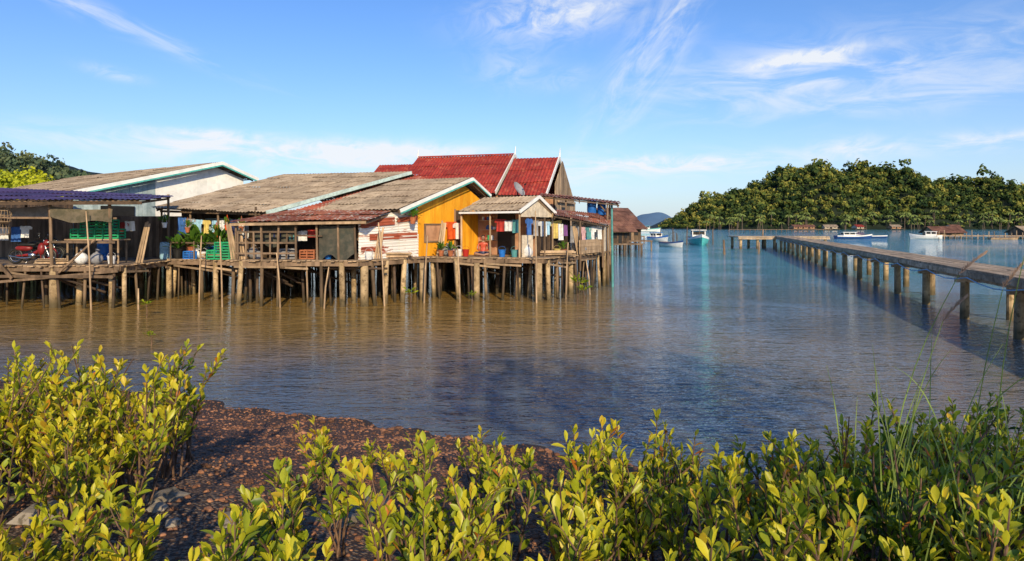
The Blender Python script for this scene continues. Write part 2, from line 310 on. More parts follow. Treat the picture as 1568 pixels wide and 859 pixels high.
while cnt<305:
    y=1.7+(R(0,1)**.85)*4.8; x=R(-1,1)*(.80*y+.35)
    if y>np.interp(x,yx,yy)+R(-.4,.25): continue
    if x<.4 and y<4.2 and random.random()<.35: continue
    if x<1.5 and random.random()<.2: continue
    H=float(np.interp(x,hx,hh))*R(.62,1.16)
    if y<2.6: H*=.9
    shrub(x,y,H,.66 if x<-1.5 else (.55 if x<1.6 else .42)); cnt+=1  # leaf tint brighter to the left: sunlight put into the colour
for i in range(10): shrub(R(-3.4,.9),R(4.8,6.5),R(.35,.6),.55)
A=lambda l:np.array([tuple(p) for p in l])
Vl,Fl,k=leafmesh(A(LP),A(LD),np.array(LL))
sh=empty('shrub_hedge',(0,4,1))
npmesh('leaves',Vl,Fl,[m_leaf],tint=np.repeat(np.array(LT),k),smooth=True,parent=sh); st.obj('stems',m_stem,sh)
print('leaves',len(LP))
gr=MB()
def blade(gr,pts,wd,mi=0):
    n=len(pts); vs=[]
    for i,p in enumerate(pts):
        d=(V(pts[min(i+1,n-1)])-V(pts[max(i-1,0)])).normalized(); s=d.cross(V((.3,-1,.2))).normalized(); w_=wd*(1-(i/(n-1))**2)*.5+.0006
        vs+=[V(p)-s*w_,V(p)+s*w_]
    gr.add(vs,[(2*i,2*i+1,2*i+3,2*i+2) for i in range(n-1)],mi)
def arc(a,b,sag,n=9):
    a=V(a);b=V(b); return [a.lerp(b,i/n)+V((0,0,sag*math.sin(math.pi*i/n)*1)) for i in range(n+1)]
m_grassb=plain('reed_blade',(.20,.28,.06)); m_seed=plain('reed_seed',(.42,.28,.20))
for (a,b,sg) in [((1.78,3.3,1.05),(2.16,3.3,2.76),.14),((1.85,3.2,1.05),(2.02,3.2,2.55),.05),((2.3,3.15,1.05),(2.34,3.1,2.92),.06),((2.25,3.25,1.05),(2.30,3.2,2.7),.0)]:
    p=arc(a,b,sg); 
    p=[q+V((-.10*math.sin(math.pi*i/9),0,0)) for i,q in enumerate(p)]; gr.tube(p,[.0045*(1-.07*i) for i in range(10)],5,0)
    d=(p[-1]-p[-2]).normalized()
    for j in range(130):
        f=R(0,1); q=p[-1]+(d*.9+V((.4,0,-.15*f)))*(.16*f); r=V((R(-1,1),R(-1,1),R(-.6,1)))*.016*(1.1-f); blade(gr,[q,q+r*.5+d*.01,q+r+d*.02],.002,1)
for i in range(34):
    x=R(1.7,2.5); y=R(3,3.5); a=(x,y,1.05); b=(x+R(-.35,.75),y+R(-.3,.3),1.05+R(.85,1.4)); blade(gr,arc(a,b,R(.12,.35),12),.009,0)
gr.obj('reed_grass',[m_grassb,m_seed])
# ------------------------------------------------------------------ forests / hills
def crown_forest(name,T,K,mat,parent=None,leaf=.24):
    T=np.array(T); n=len(T)
    d=rng.normal(size=(n,K,3)); d[:,:,2]=np.abs(d[:,:,2])*1.1-.35; d/=np.linalg.norm(d,axis=2,keepdims=True)
    lob=1+.22*np.sin(d[:,:,0]*5+T[:,0:1]*3)+.15*np.sin(d[:,:,2]*6+T[:,1:2]*2)
    c=T[:,None,:3]+d*np.stack([T[:,3],T[:,3],T[:,4]],-1)[:,None]*(rng.uniform(.72,1.05,(n,K))*lob)[...,None]
    nn=d+rng.normal(0,.45,(n,K,3)); nn/=np.linalg.norm(nn,axis=2,keepdims=True); a=np.cross(nn,rng.normal(size=(n,K,3))); a/=np.linalg.norm(a,axis=2,keepdims=True); b_=np.cross(nn,a)
    s=(T[:,3:4]*leaf*rng.uniform(.6,1.3,(n,K)))[...,None]
    Q=np.stack([c-a*s-b_*s*.6,c+a*s-b_*s*.8,c+a*s*.7+b_*s*.8,c-a*s*.8+b_*s*.7],2).reshape(-1,3)
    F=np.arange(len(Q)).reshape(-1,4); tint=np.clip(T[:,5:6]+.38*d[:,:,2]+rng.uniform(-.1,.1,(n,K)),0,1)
    return npmesh(name,Q,F,[mat],tint=np.repeat(tint.ravel(),4),parent=parent)
def ridge_forest(nm,hfun,xr,yr,spacing,r,K,gmat,tb=.38,mat=None):
    e=empty(nm,((xr[0]+xr[1])/2,(yr[0]+yr[1])/2,0)); xs=np.linspace(xr[0],xr[1],110); ys=np.linspace(yr[0],yr[1],44); X,Y=np.meshgrid(xs,ys); Z=hfun(X,Y)
    I=np.arange(X.size).reshape(X.shape); npmesh('terrain',np.stack([X,Y,Z],-1).reshape(-1,3),np.stack([I[:-1,:-1],I[:-1,1:],I[1:,1:],I[1:,:-1]],-1).reshape(-1,4),[gmat],smooth=True,parent=e)
    T=[]; y=yr[0]
    ymid=yr[0]+(yr[1]-yr[0])*.62
    while y<ymid:
        x=xr[0]
        while x<xr[1]:
            px=x+R(-.6,.6)*spacing; py=y+R(-.6,.6)*spacing; z=float(hfun(np.array(px),np.array(py)))
            if z>.5:
                u=random.random(); q=r*R(.45,1.1)*(1.6 if u<.08 else 1)*min(1,.55+z/20); T.append((px,py,z+q*R(.2,1.2)+(r*.9 if u<.03 else 0),q,q*R(.7,1.3),tb+R(-.36,.32)))
            x+=spacing
        y+=spacing
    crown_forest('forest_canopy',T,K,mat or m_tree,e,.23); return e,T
m_hillg=M('hill_undergrowth',(.018,.03,.014),(.010,.018,.009),sc=.1,bump=0,isl=0)
HX=[100,112,125,142,160,175,195,213,232,250,270,292,312,335,365,400,450,520]; HH=[-2,0,6,15,22,30,40,47,50.5,51,49.5,48,42,38,36,34,26,8]
def h1(x,y):
    ridge=np.interp(x*(530/560),HX,HH)*.92; v=np.clip((y-478)/(95),0,1); back=np.clip((700-y)/120,0,1); k=np.clip(ridge/15,0,1)*v*(1.25-v)
    return ridge*np.sin(v*math.pi/2)**.9*np.minimum(1,back)+10*np.sin(x*.085+1+y*.022)*k+5*np.sin(x*.19-y*.05)*k+2.2*np.sin(x*.41+y*.1)*k-.3
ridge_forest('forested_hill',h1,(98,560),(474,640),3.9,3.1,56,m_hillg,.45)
def h2(x,y):
    ridge=np.interp(x,[-1300,-900,-740,-668,-620,-570,-520,-440,-380],[60,95,100,94,80,62,42,10,-2]); v=np.clip((y-740)/150,0,1)
    return ridge*np.sin(v*math.pi/2)+3*np.sin(x*.06)*v
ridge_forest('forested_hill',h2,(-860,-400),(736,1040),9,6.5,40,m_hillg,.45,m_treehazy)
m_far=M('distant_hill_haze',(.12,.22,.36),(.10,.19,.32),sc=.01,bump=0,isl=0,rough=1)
mb=MB(); n=24
for i in range(n):
    x=400+230*i/(n-1); h=max(0,58*math.exp(-((x-560)/75)**2)+26*math.exp(-((x-480)/40)**2)-6); mb.v+=[(x,2500,-1),(x,2600,h),(x,2800,-1)]
for i in range(n-1):
    for j in range(2): mb.f.append((3*i+j,3*i+3+j,3*i+4+j,3*i+1+j)); mb.m.append(0)
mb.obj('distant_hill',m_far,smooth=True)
pl=MB()
for i in range(90):
    x=R(135,400); y=R(472,484); z=max(.3,float(h1(np.array(x),np.array(y)))); H=R(4,10); b_=V((x+R(-1,1),y,z+H)); pl.cyl((x,y,z-1),b_,.28,.18,5,1)
    for k in range(9):
        a=6.28*k/9+R(-.3,.3); o=V((math.cos(a),math.sin(a),0)); L=R(2.4,3.4); pts=[b_+o*L*f+V((0,0,L*(.55*f-1.0*f*f))) for f in(0,.3,.6,.85,1)]; blade(pl,pts,1.0,0)
m_palm=M('palm_fronds',(.18,.23,.06),(.08,.12,.03),sc=.5,isl=.4,bump=0); pl.obj('palm_trees',[m_palm,m_bark])
def tree(name,x,y,z,H,cr,mat,K=2600,leaf=.045,tb=.5,lo=.5):
    e=empty(name,(x,y,z)); tm=MB(); top=V((x,y,z+H*.55)); tm.tube([V((x,y,z-.2)),V((x+.1,y,z+H*.3)),top],[H*.035,H*.026,H*.02],8); T=[]
    for k in range(14):
        a=6.28*k/14+R(-.3,.3); f=R(.3,.95); e_=V((x+math.cos(a)*cr*f,y+math.sin(a)*cr*f,z+H*R(lo,.95))); tm.tube([top-V((0,0,H*.15*R(0,1))),top.lerp(e_,.5)+V((0,0,.2)),e_],[H*.012,H*.008,H*.004],5)
        T.append((e_.x,e_.y,e_.z,cr*R(.32,.5),cr*R(.25,.4),tb+R(-.2,.2)))
    tm.obj('trunk',m_bark,e); crown_forest('crown',T,K//14,mat,e,leaf*2.2)
tree('broadleaf_tree',-42.5,60,.5,6.3,4.6,m_brightleaf,9000,.035,.6,.25)
tree('broadleaf_tree',-51,66,.5,6.6,4.5,m_brightleaf,6000,.04,.55,.25)
# a tree standing on the bank behind the viewpoint: dappled shade on the right-hand shrubs and near water
tree('shade_tree',7.0,-13,1.5,12.0,3.6,m_shade,2000,.03,.5)
# ------------------------------------------------------------------ roofs / walls
def corr(name,bl,br,fr,fl,mat,parent,per=.19,amp=.022,rows=5,sheet=.95,wob=.012):
    bl,br,fr,fl=map(V,(bl,br,fr,fl)); W=max((br-bl).length,(fr-fl).length); nc=max(1,round(W/sheet)); nrm=(br-bl).cross(fl-bl).normalized()
    if nrm.z<0: nrm=-nrm
    mb=MB(); P=lambda u,v:(bl.lerp(br,u)).lerp(fl.lerp(fr,u),v)
    for i in range(nc):
        for j in range(rows):
            u0=i/nc; u1=(i+1)/nc+.04/W; v0=j/rows; v1=(j+1)/rows+R(.005,.025); k=20; vs=[]; lo=R(0,wob); dz=R(-wob,wob)
            for a in range(k+1):
                u=u0+(u1-u0)*a/k; o=amp*math.sin(2*math.pi*u*W/per)
                vs.append(P(u,v0)+nrm*(o+dz)); vs.append(P(u,v1)+nrm*(o+.02+dz+lo))
            mb.add(vs,[(2*a,2*a+1,2*a+3,2*a+2) for a in range(k)])
    for j in range(rows+1):
        v=min(.985,max(.015,j/rows)); mb.beam(P(.01,v)-nrm*.07,P(.99,v)-nrm*.07,.05,.06,1)
    for j in range(nc//2+1):
        u=min(.98,max(.02,j/max(1,nc//2))); mb.beam(P(u,.01)-nrm*.14,P(u,.99)-nrm*.14,.05,.08,1)
    return mb.obj(name,[mat,m_wood],parent)
def planks(name,p0,p1,z0,zt,mat,parent,w=.16,th=.03,vertical=True,gap=.008,mi=None):
    p0=V(p0);p1=V(p1); L=(p1-p0).length;d=(p1-p0)/L; f=zt if callable(zt) else (lambda s:zt); mb=MB(); n_=V((d.y,-d.x))
    if vertical:
        n=int(L/w)
        for i in range(n):
            a=i/n*L;b_=(i+1)/n*L-gap; o=n_*R(-.006,.006); mb.prism(p0+d*a+o,p0+d*b_+o,z0-R(0,.02),f(a),f(b_),th)
    else:
        z=z0
        while z<f(0)-.02:
            o=n_*R(-.006,.006); mb.prism(p0+o,p1+o,z,min(z+w-gap,f(0)),min(z+w-gap,f(0)),th); z+=w
    return mb.obj(name,mat,parent)
def fascia(name,pts,mat,parent,w=.04,h=.2):
    mb=MB()
    for i in range(len(pts)-1): mb.beam(pts[i],pts[i+1],w,h)
    return mb.obj(name,mat,parent)
# ------------------------------------------------------------------ stilt platform
def inside(p,poly):
    c=False;n=len(poly)
    for i in range(n):
        a=poly[i];b_=poly[(i+1)%n]
        if (a[1]>p[1])!=(b_[1]>p[1]) and p[0]<(b_[0]-a[0])*(p[1]-a[1])/(b_[1]-a[1])+a[0]: c=not c
    return c
def platform(poly,z,sp=1.5,conc=.2,parentname='stilt_platform'):
    e=empty(parentname,(poly[0][0],poly[0][1],z)); mb=MB(); mb.slab([(x,y,z) for x,y in poly],.05); n=len(poly)
    for i in range(n):
        a=V((*poly[i],z-.14));b_=V((*poly[(i+1)%n],z-.14)); mb.beam(a,b_,.09,.17,1)
        L=(b_-a).length; d=(b_-a)/L; s=.05
        nr=V((d.y,-d.x,0))
        while s<L-.15:
            w_=R(.10,.16); q=a+d*(s+w_/2)+V((0,0,.105)); l=R(.03,.2); mb.beam(q-nr*.3,q+nr*l+V((0,0,R(-.02,.02))),w_,.035,2); s+=w_+R(.005,.06)
        s=.3
        while s<L-1.5:
            if random.random()<.5: q=a+d*s+nr*.06; mb.beam(q+V((0,0,-.12)),q+d*R(.8,2.2)+V((0,0,-.12-R(-.02,.25))),.03,.08,2)
            s+=R(.8,2)
    mb.obj('deck',[m_deck,m_wood,m_woodl],e); pm=MB()
    for i in range(n):
        a=V(poly[i]);b_=V(poly[(i+1)%n]); L=(b_-a).length; m=max(1,int(L/(sp*.5)))
        for k in range(m):
            p=a.lerp(b_,(k+R(.0,.8))/m); c_=random.random()<conc; r=R(.075,.115) if c_ else R(.03,.075); pm.cyl((p.x+R(-.22,.22),p.y+R(-.08,.08),-.8),(p.x,p.y,z-.06),r,r*.92,10,0 if c_ else (2 if random.random()<.6 else 1))
    xs=[p[0] for p in poly]; ys=[p[1] for p in poly]; x=min(xs)
    while x<max(xs):
        y=min(ys)
        while y<max(ys):
            p=(x+R(-.5,.5),y+R(-.5,.5))
            if inside(p,poly):
                c_=random.random()<.25; r=R(.08,.12) if c_ else R(.04,.07); pm.cyl((p[0]+R(-.14,.14),p[1]+R(-.1,.1),-.8),(p[0],p[1],z-.06),r,r*.9,8,0 if c_ else 1)
            y+=sp*1.05
        x+=sp*.8
    for i in range(11):
        a=V(poly[0]);b_=V(poly[1]); q=a.lerp(b_,R(0,.8)); yy0=R(0,3); pm.beam((q.x,q.y+yy0,z-.3),(q.x+R(1,2.8),q.y+yy0+R(-.2,.2),z-R(.3,1.1)),.04,.08,1)
    pm.obj('piles',[m_conc,m_woodd,m_pile],e,True); return e
platform([(-23.5,24.5),(-14.2,24.7),(-14.0,31),(-23.5,31)],1.56)
platform([(-14.0,27.8),(-10.65,27.2),(-10.6,31),(-10.3,40),(-22,41),(-21,31.2),(-14.0,31.2)],1.63)
platform([(-10.6,25.4),(-5.6,24.95),(-3.3,27.9),(-3.3,36),(-10.2,36)],1.72)
platform([(-3.25,27.9),(1.25,26.95),(2.9,30),(4.9,34.5),(4.9,36),(-3.25,36)],1.715,sp=1.3)
platform([(-10,36.1),(5.2,36.1),(6.4,46),(-10,46)],1.70,sp=1.7)
platform([(-50,41.2),(-10.1,41.2),(-10.1,46.2),(2,46.2),(2,58),(-50,58)],1.66,sp=2.1)
platform([(-40,31.5),(-23.7,31.5),(-23.7,41),(-40,41)],1.6,sp=2)
mb=MB()
for x,y,r in[(-5.45,25.2,.15),(-1.4,27.1,.12),(1.05,27.0,.15),(1.45,27.6,.10),(-16.6,24.75,.16),(-14.6,24.9,.10),(2.55,29.6,.11),(-3.6,27.3,.10),(-20.5,24.8,.13)]:
    mb.cyl((x,y,-.8),(x,y,1.5),r*1.05,r*.95,14)
mb.obj('concrete_piles',m_conc,smooth=True)
# ---------- open shed (left)
e=empty('open_shed',(-18,26,1.6))
corr('roof',(-25,29.3,4.75),(-14.4,29.0,4.25),(-13.2,24.3,3.92),(-24.5,23.8,3.85),m_purple,e,rows=3)
fascia('eave_board',[(-24.5,23.85,3.74),(-13.2,24.35,3.80)],m_woodd,e,.04,.12)
planks('back_wall',(-23.5,30.6),(-14.4,30.4),1.56,3.4,m_wood,e)
mb=MB()
for x in(-20.7,-16.65,-14.5): mb.cyl((x,24.7,1.5),(x,24.6,3.85),.06,.05,7)
for x in(-20.5,-17,-14.5): mb.cyl((x,28.8,1.5),(x,28.8,4.3),.05,.05,7)
mb.beam((-23.5,24.55,3.3),(-14.3,24.7,3.25),.04,.07)
mb.beam((-18.6,24.4,.95),(-14.2,24.6,1.35),.05,.09); mb.beam((-23,24.3,1.2),(-14.3,24.5,1.15),.05,.1); mb.beam((-18.8,24.35,2.2),(-17.8,24.3,1.1),.05,.11)
mb.beam((-14.9,24.4,2.5),(-16.2,24.4,1.3),.05,.06); mb.beam((-20.3,24.4,2.5),(-18.9,24.4,1.4),.05,.07); mb.beam((-16.6,24.55,2.4),(-14.3,24.6,2.38),.04,.08)
mb.obj('posts_and_rails',m_wood,e)
def drape(name,p0,p1,h,mat,parent=None,sag=.1,n=18,m=6,wave=.05):
    p0=V(p0);p1=V(p1); mb=MB(); d=(p1-p0).normalized(); nr_=V((d.y,-d.x,0)); ph=R(0,6)
    for j in range(m+1):
        for i in range(n+1):
            u=i/n;v=j/m; mb.v.append(tuple(p0.lerp(p1,u)+V((0,0,-sag*4*u*(1-u)-h*v*(1+.12*math.sin(u*9+ph)))) + nr_*wave*math.sin(u*21+ph+v*1.5)*v))
    for j in range(m):
        for i in range(n): mb.f.append((j*(n+1)+i,j*(n+1)+i+1,(j+1)*(n+1)+i+1,(j+1)*(n+1)+i)); mb.m.append(0)
    return mb.obj(name,mat,parent,True)
m_bnet=M('brown_net',(.16,.13,.09),(.09,.08,.05),sc=5,isl=.3)
drape('hanging_net',(-16.6,24.5,3.7),(-14.4,24.6,3.6),.45,m_bnet,e,.08); drape('tarp',(-20.5,25.6,3.75),(-17.4,25.6,3.75),.4,cloths[8],e)
# ---------- white gable house
e=empty('white_gable_house',(-16,36,1.6)); N=V((-19.35,30,4.52));Ap=V((-15.14,35.6,6.30));Fr=V((-13.9,37.3,5.57)); rr=V((-.8,.6,0))
corr('roof_front',Ap+rr*17.5,Ap,N,N+rr*17.5,m_roofgrey,e,rows=6); corr('roof_back',Ap,Ap+rr*17.5,Fr+rr*17.5,Fr,m_roofgrey,e,rows=2)
fascia('bargeboards',[N+V((.05,-.03,-.08)),Ap+V((.05,-.03,-.06)),Fr+V((.05,0,-.08))],m_white,e,.05,.17); fascia('barge_trim',[N+V((.08,-.06,-.20)),Ap+V((.08,-.06,-.18)),Fr+V((.08,-.03,-.2))],m_teal,e,.03,.07)
gd=V((.6,.8)); P0=V((-19.6,30.5)); 
def zt(s): y=P0.y+s*.8; return float(np.interp(y,[30,35.6,37.3],[4.40,6.16,5.45]))
planks('gable_wall_siding',P0,P0+gd*3.6,1.6,zt,m_blueboard,e,.2)
planks('gable_wall',P0+gd*3.6,P0+gd*8.3,1.6,lambda s:zt(s+3.6),m_white,e,.5,gap=.001)
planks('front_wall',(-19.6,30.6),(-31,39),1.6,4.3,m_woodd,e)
mb=MB()
q=P0+gd*1.1+V((.06,-.05)); q2=P0+gd*2.6+V((.06,-.05)); mb.prism(q,q2,2.9,3.9,3.9,.03); mb.obj('window',m_black,e)
# ---------- large grey-roof house (C)
e=empty('grey_roof_house',(-11,31,1.7))
corr('roof',(-12.1,36.2,5.70),(-5.07,34,5.67),(-9.96,27.5,3.53),(-15.8,30,3.78),m_roofgrey,e,rows=7)
corr('roof_back',(-5.07,34,5.66),(-12.1,36.2,5.69),(-10.6,41.5,3.9),(-3.6,39.5,3.9),m_roofgrey,e,rows=3)
fascia('bargeboard',[(-9.9,27.5,3.50),(-5.0,34,5.62)],m_tealpale,e,.05,.16)
corr('verge_sheet',(-9.0,28.0,3.60),(-4.7,33.6,5.44),(-3.7,32.6,5.10),(-8.3,27.6,3.46),m_redrust,e,rows=1)
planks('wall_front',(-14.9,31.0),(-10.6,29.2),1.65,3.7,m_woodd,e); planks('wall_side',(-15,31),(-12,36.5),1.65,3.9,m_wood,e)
planks('wall_inner',(-13.6,30.3),(-12.2,29.7),1.65,3.3,m_blueboard,e,.12,vertical=False); planks('wall_panel',(-12.1,29.65),(-11.3,29.3),1.65,3.1,m_white,e,.4)
mb=MB()
for x,y in[(-15.5,30.2),(-13.9,29.5),(-12.4,28.8),(-10.4,27.7)]: mb.cyl((x,y,1.6),(x,y,3.75),.05,.045,7)
mb.beam((-15.5,30.1,3.62),(-10.2,27.7,3.45),.05,.1); mb.beam((-14.0,27.9,2.3),(-10.8,27.3,2.25),.035,.06)
for x in(-13.9,-12.9,-11.9,-10.9): mb.cyl((x,27.6-.1*(x+12),1.6),(x,27.6-.1*(x+12),2.35),.03,n=6)
mb.obj('veranda_posts',m_wood,e)
# ---------- yellow house (D)
e=empty('yellow_house',(-4,29,1.72))
corr('roof_front',(-5.41,32.5,5.15),(-1.77,29.95,5.09),(-4.36,26.5,3.63),(-8.68,28,3.54),m_roofgrey,e,rows=5)
corr('roof_back',(-1.77,29.95,5.08),(-5.41,32.5,5.14),(-4.4,33.8,4.35),(-1.0,30.97,4.35),m_roofgrey,e,rows=1)
fascia('bargeboards',[(-4.33,26.46,3.56),(-1.72,29.93,5.03),(-.95,30.97,4.32)],m_white,e,.04,.14)
fascia('barge_trim',[(-4.29,26.42,3.46),(-1.67,29.88,4.93),(-.91,30.93,4.22)],m_teal,e,.03,.05)
W0=V((-5.71,25.5))
def ztd(s): return float(np.interp(W0.y+.8*s,[25.5,26.5,29.95,31.2],[3.2,3.52,4.98,4.15]))
planks('gable_wall',W0+gd*3.09,W0+gd*7.1,1.73,lambda s:ztd(s+3.09),m_yellow,e,.17)
a=W0;b_=W0+gd*3.07
corr('tin_wall_upper',(b_.x,b_.y,2.55),(b_.x,b_.y,3.65),(a.x,a.y,3.25),(a.x,a.y,2.45),m_whiterust,e,per=.12,amp=.012,rows=3,sheet=.6)
corr('tin_wall_lower',(b_.x+.03,b_.y-.02,1.72),(b_.x+.03,b_.y-.02,2.6),(a.x+.03,a.y-.02,2.5),(a.x+.03,a.y-.02,1.66),m_whiterust,e,per=.12,amp=.012,rows=3,sheet=.6)
n2d=V((.8,-.6))
def onw(s,o): return W0+gd*s+n2d*o
# rusty strips nailed over the white tin
for s0,s1,za,zb,hh_ in[(0.05,1.75,2.92,3.02,.26),(.5,3.0,2.42,2.47,.20),(1.9,3.02,3.1,3.2,.16),(0.05,1.2,2.0,2.03,.14)]:
    p,q=onw(s0,.06),onw(s1,.06); corr('rusty_strip',(q.x,q.y,zb),(q.x,q.y,zb+hh_),(p.x,p.y,za+hh_),(p.x,p.y,za),m_redrust,e,per=.12,amp=.01,rows=2,sheet=.3,wob=.006)
planks('back_wall',(-1.46,31.2),(-5.5,34),1.72,4.2,m_wood,e)
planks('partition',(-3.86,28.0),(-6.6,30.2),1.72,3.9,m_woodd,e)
mb=MB()
q0,q1=onw(3.5,.03),onw(4.4,.03); mb.prism(q0,q1,2.35,3.0,3.0,.03,0)
for s0,s1,z0,z1 in[(3.42,4.48,3.0,3.07),(3.42,4.48,2.28,2.35),(3.42,3.49,2.35,3.0),(4.41,4.48,2.35,3.0)]: mb.prism(onw(s0,.045),onw(s1,.045),z0,z1,z1,.05,1)
mb.prism(onw(5.35,.03),onw(6.2,.03),1.74,3.65,3.65,.03,2)
for s0 in(5.28,6.2): mb.prism(onw(s0,.05),onw(s0+.07,.05),1.74,3.7,3.7,.05,1)
mb.obj('window_and_door',[m_ply,m_wood,m_woodd],e)
# porch with rusty lean-to
e=empty('porch_leanto',(-8,26,1.72))
corr('rusty_roof',(-9.1,28,3.62),(-4.7,26.9,3.60),(-5.25,24.75,3.20),(-10.45,25.3,3.12),m_rust,e,rows=2,amp=.015)
fascia('eave_board',[(-10.45,25.28,3.02),(-5.3,24.78,3.10)],m_woodl,e,.04,.09)
mb=MB()
for x in(-10.3,-9.3,-8.7,-8.0,-7.2,-6.4,-5.75):
    y=25.45-(x+10.3)*.07; mb.cyl((x,y,1.7),(x+R(-.05,.05),y,3.1),.045,.04,6)
for z in(1.95,2.35,2.75): mb.beam((-10.3,25.42,z),(-8.0,25.3,z+R(-.04,.04)),.03,.07)
for x in np.arange(-10.2,-8.1,.3): mb.beam((x,25.4,1.75),(x+R(-.05,.05),25.38,2.75),.06,.025)
mb.beam((-8,25.3,2.62),(-7,25.2,2.6),.04,.06)
mb.obj('posts_and_rails',m_wood,e)
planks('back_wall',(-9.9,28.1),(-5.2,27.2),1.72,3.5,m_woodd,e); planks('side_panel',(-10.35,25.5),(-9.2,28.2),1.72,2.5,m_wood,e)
m_dnet=M('dark_mesh_screen',(.045,.05,.04),(.09,.08,.06),sc=5,isl=.3)
drape('net_screen',(-7.15,25.3,3.0),(-5.8,25.15,3.0),1.2,m_dnet,e,.03,wave=.02); drape('net_hanging',(-9.9,26,3.1),(-8.1,25.8,3.1),.8,m_dnet,e,.05)
# ---------- small hut (E)
e=empty('small_hut',(0,28.5,1.72)); N=V((.28,27,3.59)); Ap=V((1.10,28.1,4.21)); Fr=V((1.84,29.1,3.56))
corr('roof_front',Ap+rr*2.9,Ap,N,N+rr*3.15,m_roofgrey,e,rows=2); corr('roof_back',Ap,Ap+rr*2.9,Fr+rr*3,Fr,m_roofgrey,e,rows=2)
fascia('bargeboards',[N+V((.03,-.03,-.06)),Ap+V((.03,-.03,-.04)),Fr+V((.04,-.02,-.06))],m_white,e,.04,.13); fascia('eave_board',[N+V((0,-.04,-.07)),N+rr*3.15+V((0,-.04,-.07))],m_white,e,.03,.08)
planks('back_wall',(-1.5,30.2),(1.0,28.35),1.73,4.05,m_ply,e,.6,gap=.004); planks('side_wall',(-2.15,29.05),(-1.5,30.2),1.73,3.6,m_yellow,e)
planks('gable_panel',(.36,27.25),(1.75,29.1),3.35,lambda s:float(np.interp(s,[0,1.25,2.4],[3.45,4.1,3.45])),m_cream,e,.3,gap=.003)
planks('dado_panel',(.40,27.35),(.85,27.95),1.73,2.6,m_cream,e,.2); planks('inner_wall',(1.0,28.3),(2.6,30.6),1.73,3.4,m_woodd,e)
mb=MB()
for x,y in[(.3,27.15),(-2.15,29.0),(1.72,29.0),(-.9,28.05)]: mb.cyl((x,y,1.7),(x,y,3.55),.045,.04,7)
mb.obj('porch_posts',m_woodl,e)
mb=MB(); mb.prism((-.62,29.50),(.12,28.95),1.75,3.6,3.6,.03,0); mb.obj('doorway',m_black,e)
# side lean-to
e=empty('side_leanto',(3,31,1.72))
corr('roof',(2.0,30.6,3.72),(4.9,34.4,3.52),(4.6,32.2,2.98),(1.75,28.4,3.42),m_rust,e,rows=2); corr('awning_roof',(1.5,35.3,4.68),(5.5,35.3,4.25),(5.2,32.8,4.02),(1.3,32.8,4.42),m_rust,e,rows=2)
planks('wall',(2.7,30.6),(4.85,34.3),1.73,3.35,m_cream,e,.25); planks('front_boards',(2.95,29.9),(4.3,32.5),1.73,2.35,m_woodl,e,.16,vertical=False)
mb=MB()
for x,y,z in[(4.6,32.9,4.05),(4.95,34.6,4.2),(2.6,33,4.3),(1.35,28.2,3.3),(3.0,30,3.2),(4.3,32.3,3.0)]: mb.cyl((x,y,1.0),(x,y,z),.05,.045,7,0)
mb.cyl((4.9,33.2,-.5),(4.85,33.2,4.1),.06,.05,8,1); mb.beam((4.85,33.2,3.3),(4.2,33,4.05),.05,.06,0)
mb.obj('posts',[m_wood,cloths[4]],e)
# ---------- red-roofed thai house (F)
e=empty('red_roof_house',(-1,40,1.7)); r2=V((-.95,.3,0)); 
A1=V((.115,40,7.13)); n1=V((-.94,36.65,4.75)); f1=V((1.2,43.4,4.75)); 
corr('roof_main',A1+r2*6.2,A1,n1,n1+r2*6.2,m_red,e,rows=4); corr('roof_main_back',A1,A1+r2*6.2,f1+r2*6.2,f1,m_red,e,rows=4)
A2=V((2.58,38,6.78)); n2=V((1.72,35.3,4.59)); f2=V((3.86,42.1,3.6))
corr('roof_side',A2+r2*2.6,A2,n2,n2+r2*2.6,m_red,e,rows=3); corr('roof_side_back',A2,A2+r2*2.6,f2+r2*2.6,f2,m_red,e,rows=3)
A3=V((-6.2,43,6.85)); n3=V((-7.0,40.5,5.0)); corr('roof_rear',A3+r2*2.4,A3,n3,n3+r2*2.4,m_red,e,rows=3)
o=V((.06,-.06,0))
fascia('bargeboards_main',[n1+o,A1+o,f1+o],m_white,e,.05,.22); fascia('bargeboards_side',[n2+o,A2+o,f2+o],m_white,e,.05,.2)
mb=MB()
for p in(A1,A2,A1+r2*6.25): mb.cyl(p+o,p+o+V((.04,0,.5)),.06,.012,6)
mb.obj('finials',[m_white],e); fascia('ridge_cap',[A1+V((0,0,.05)),A1+r2*6.2+V((0,0,.05))],m_red,e,.16,.07)
planks('gable_wall_side',(2.3,36.4),(2.3+.3*5,36.4+.95*5),1.7,lambda s:float(np.interp(s,[0,1.7,5],[5.2,6.6,4.2])),m_woodl,e,.18); planks('gable_wall_main',(-.9,37.3),(.95,43),1.7,lambda s:float(np.interp(s,[0,2.9,6],[5.1,6.95,5.0])),m_wood,e,.18)
planks('front_wall',(-7,39.2),(2.2,36.3),1.7,4.6,m_ply,e,.2); mb=MB(); mb.prism((1.3,36.45),(1.9,36.27),2.6,3.9,3.9,.03); mb.prism((2.75,37.75),(3.1,38.9),2.8,4.0,4.0,.03); mb.obj('windows',m_black,e)
fascia('truss',[(2.5,36.6,4.3),(3.75,40.6,4.3)],m_woodl,e,.08,.12)
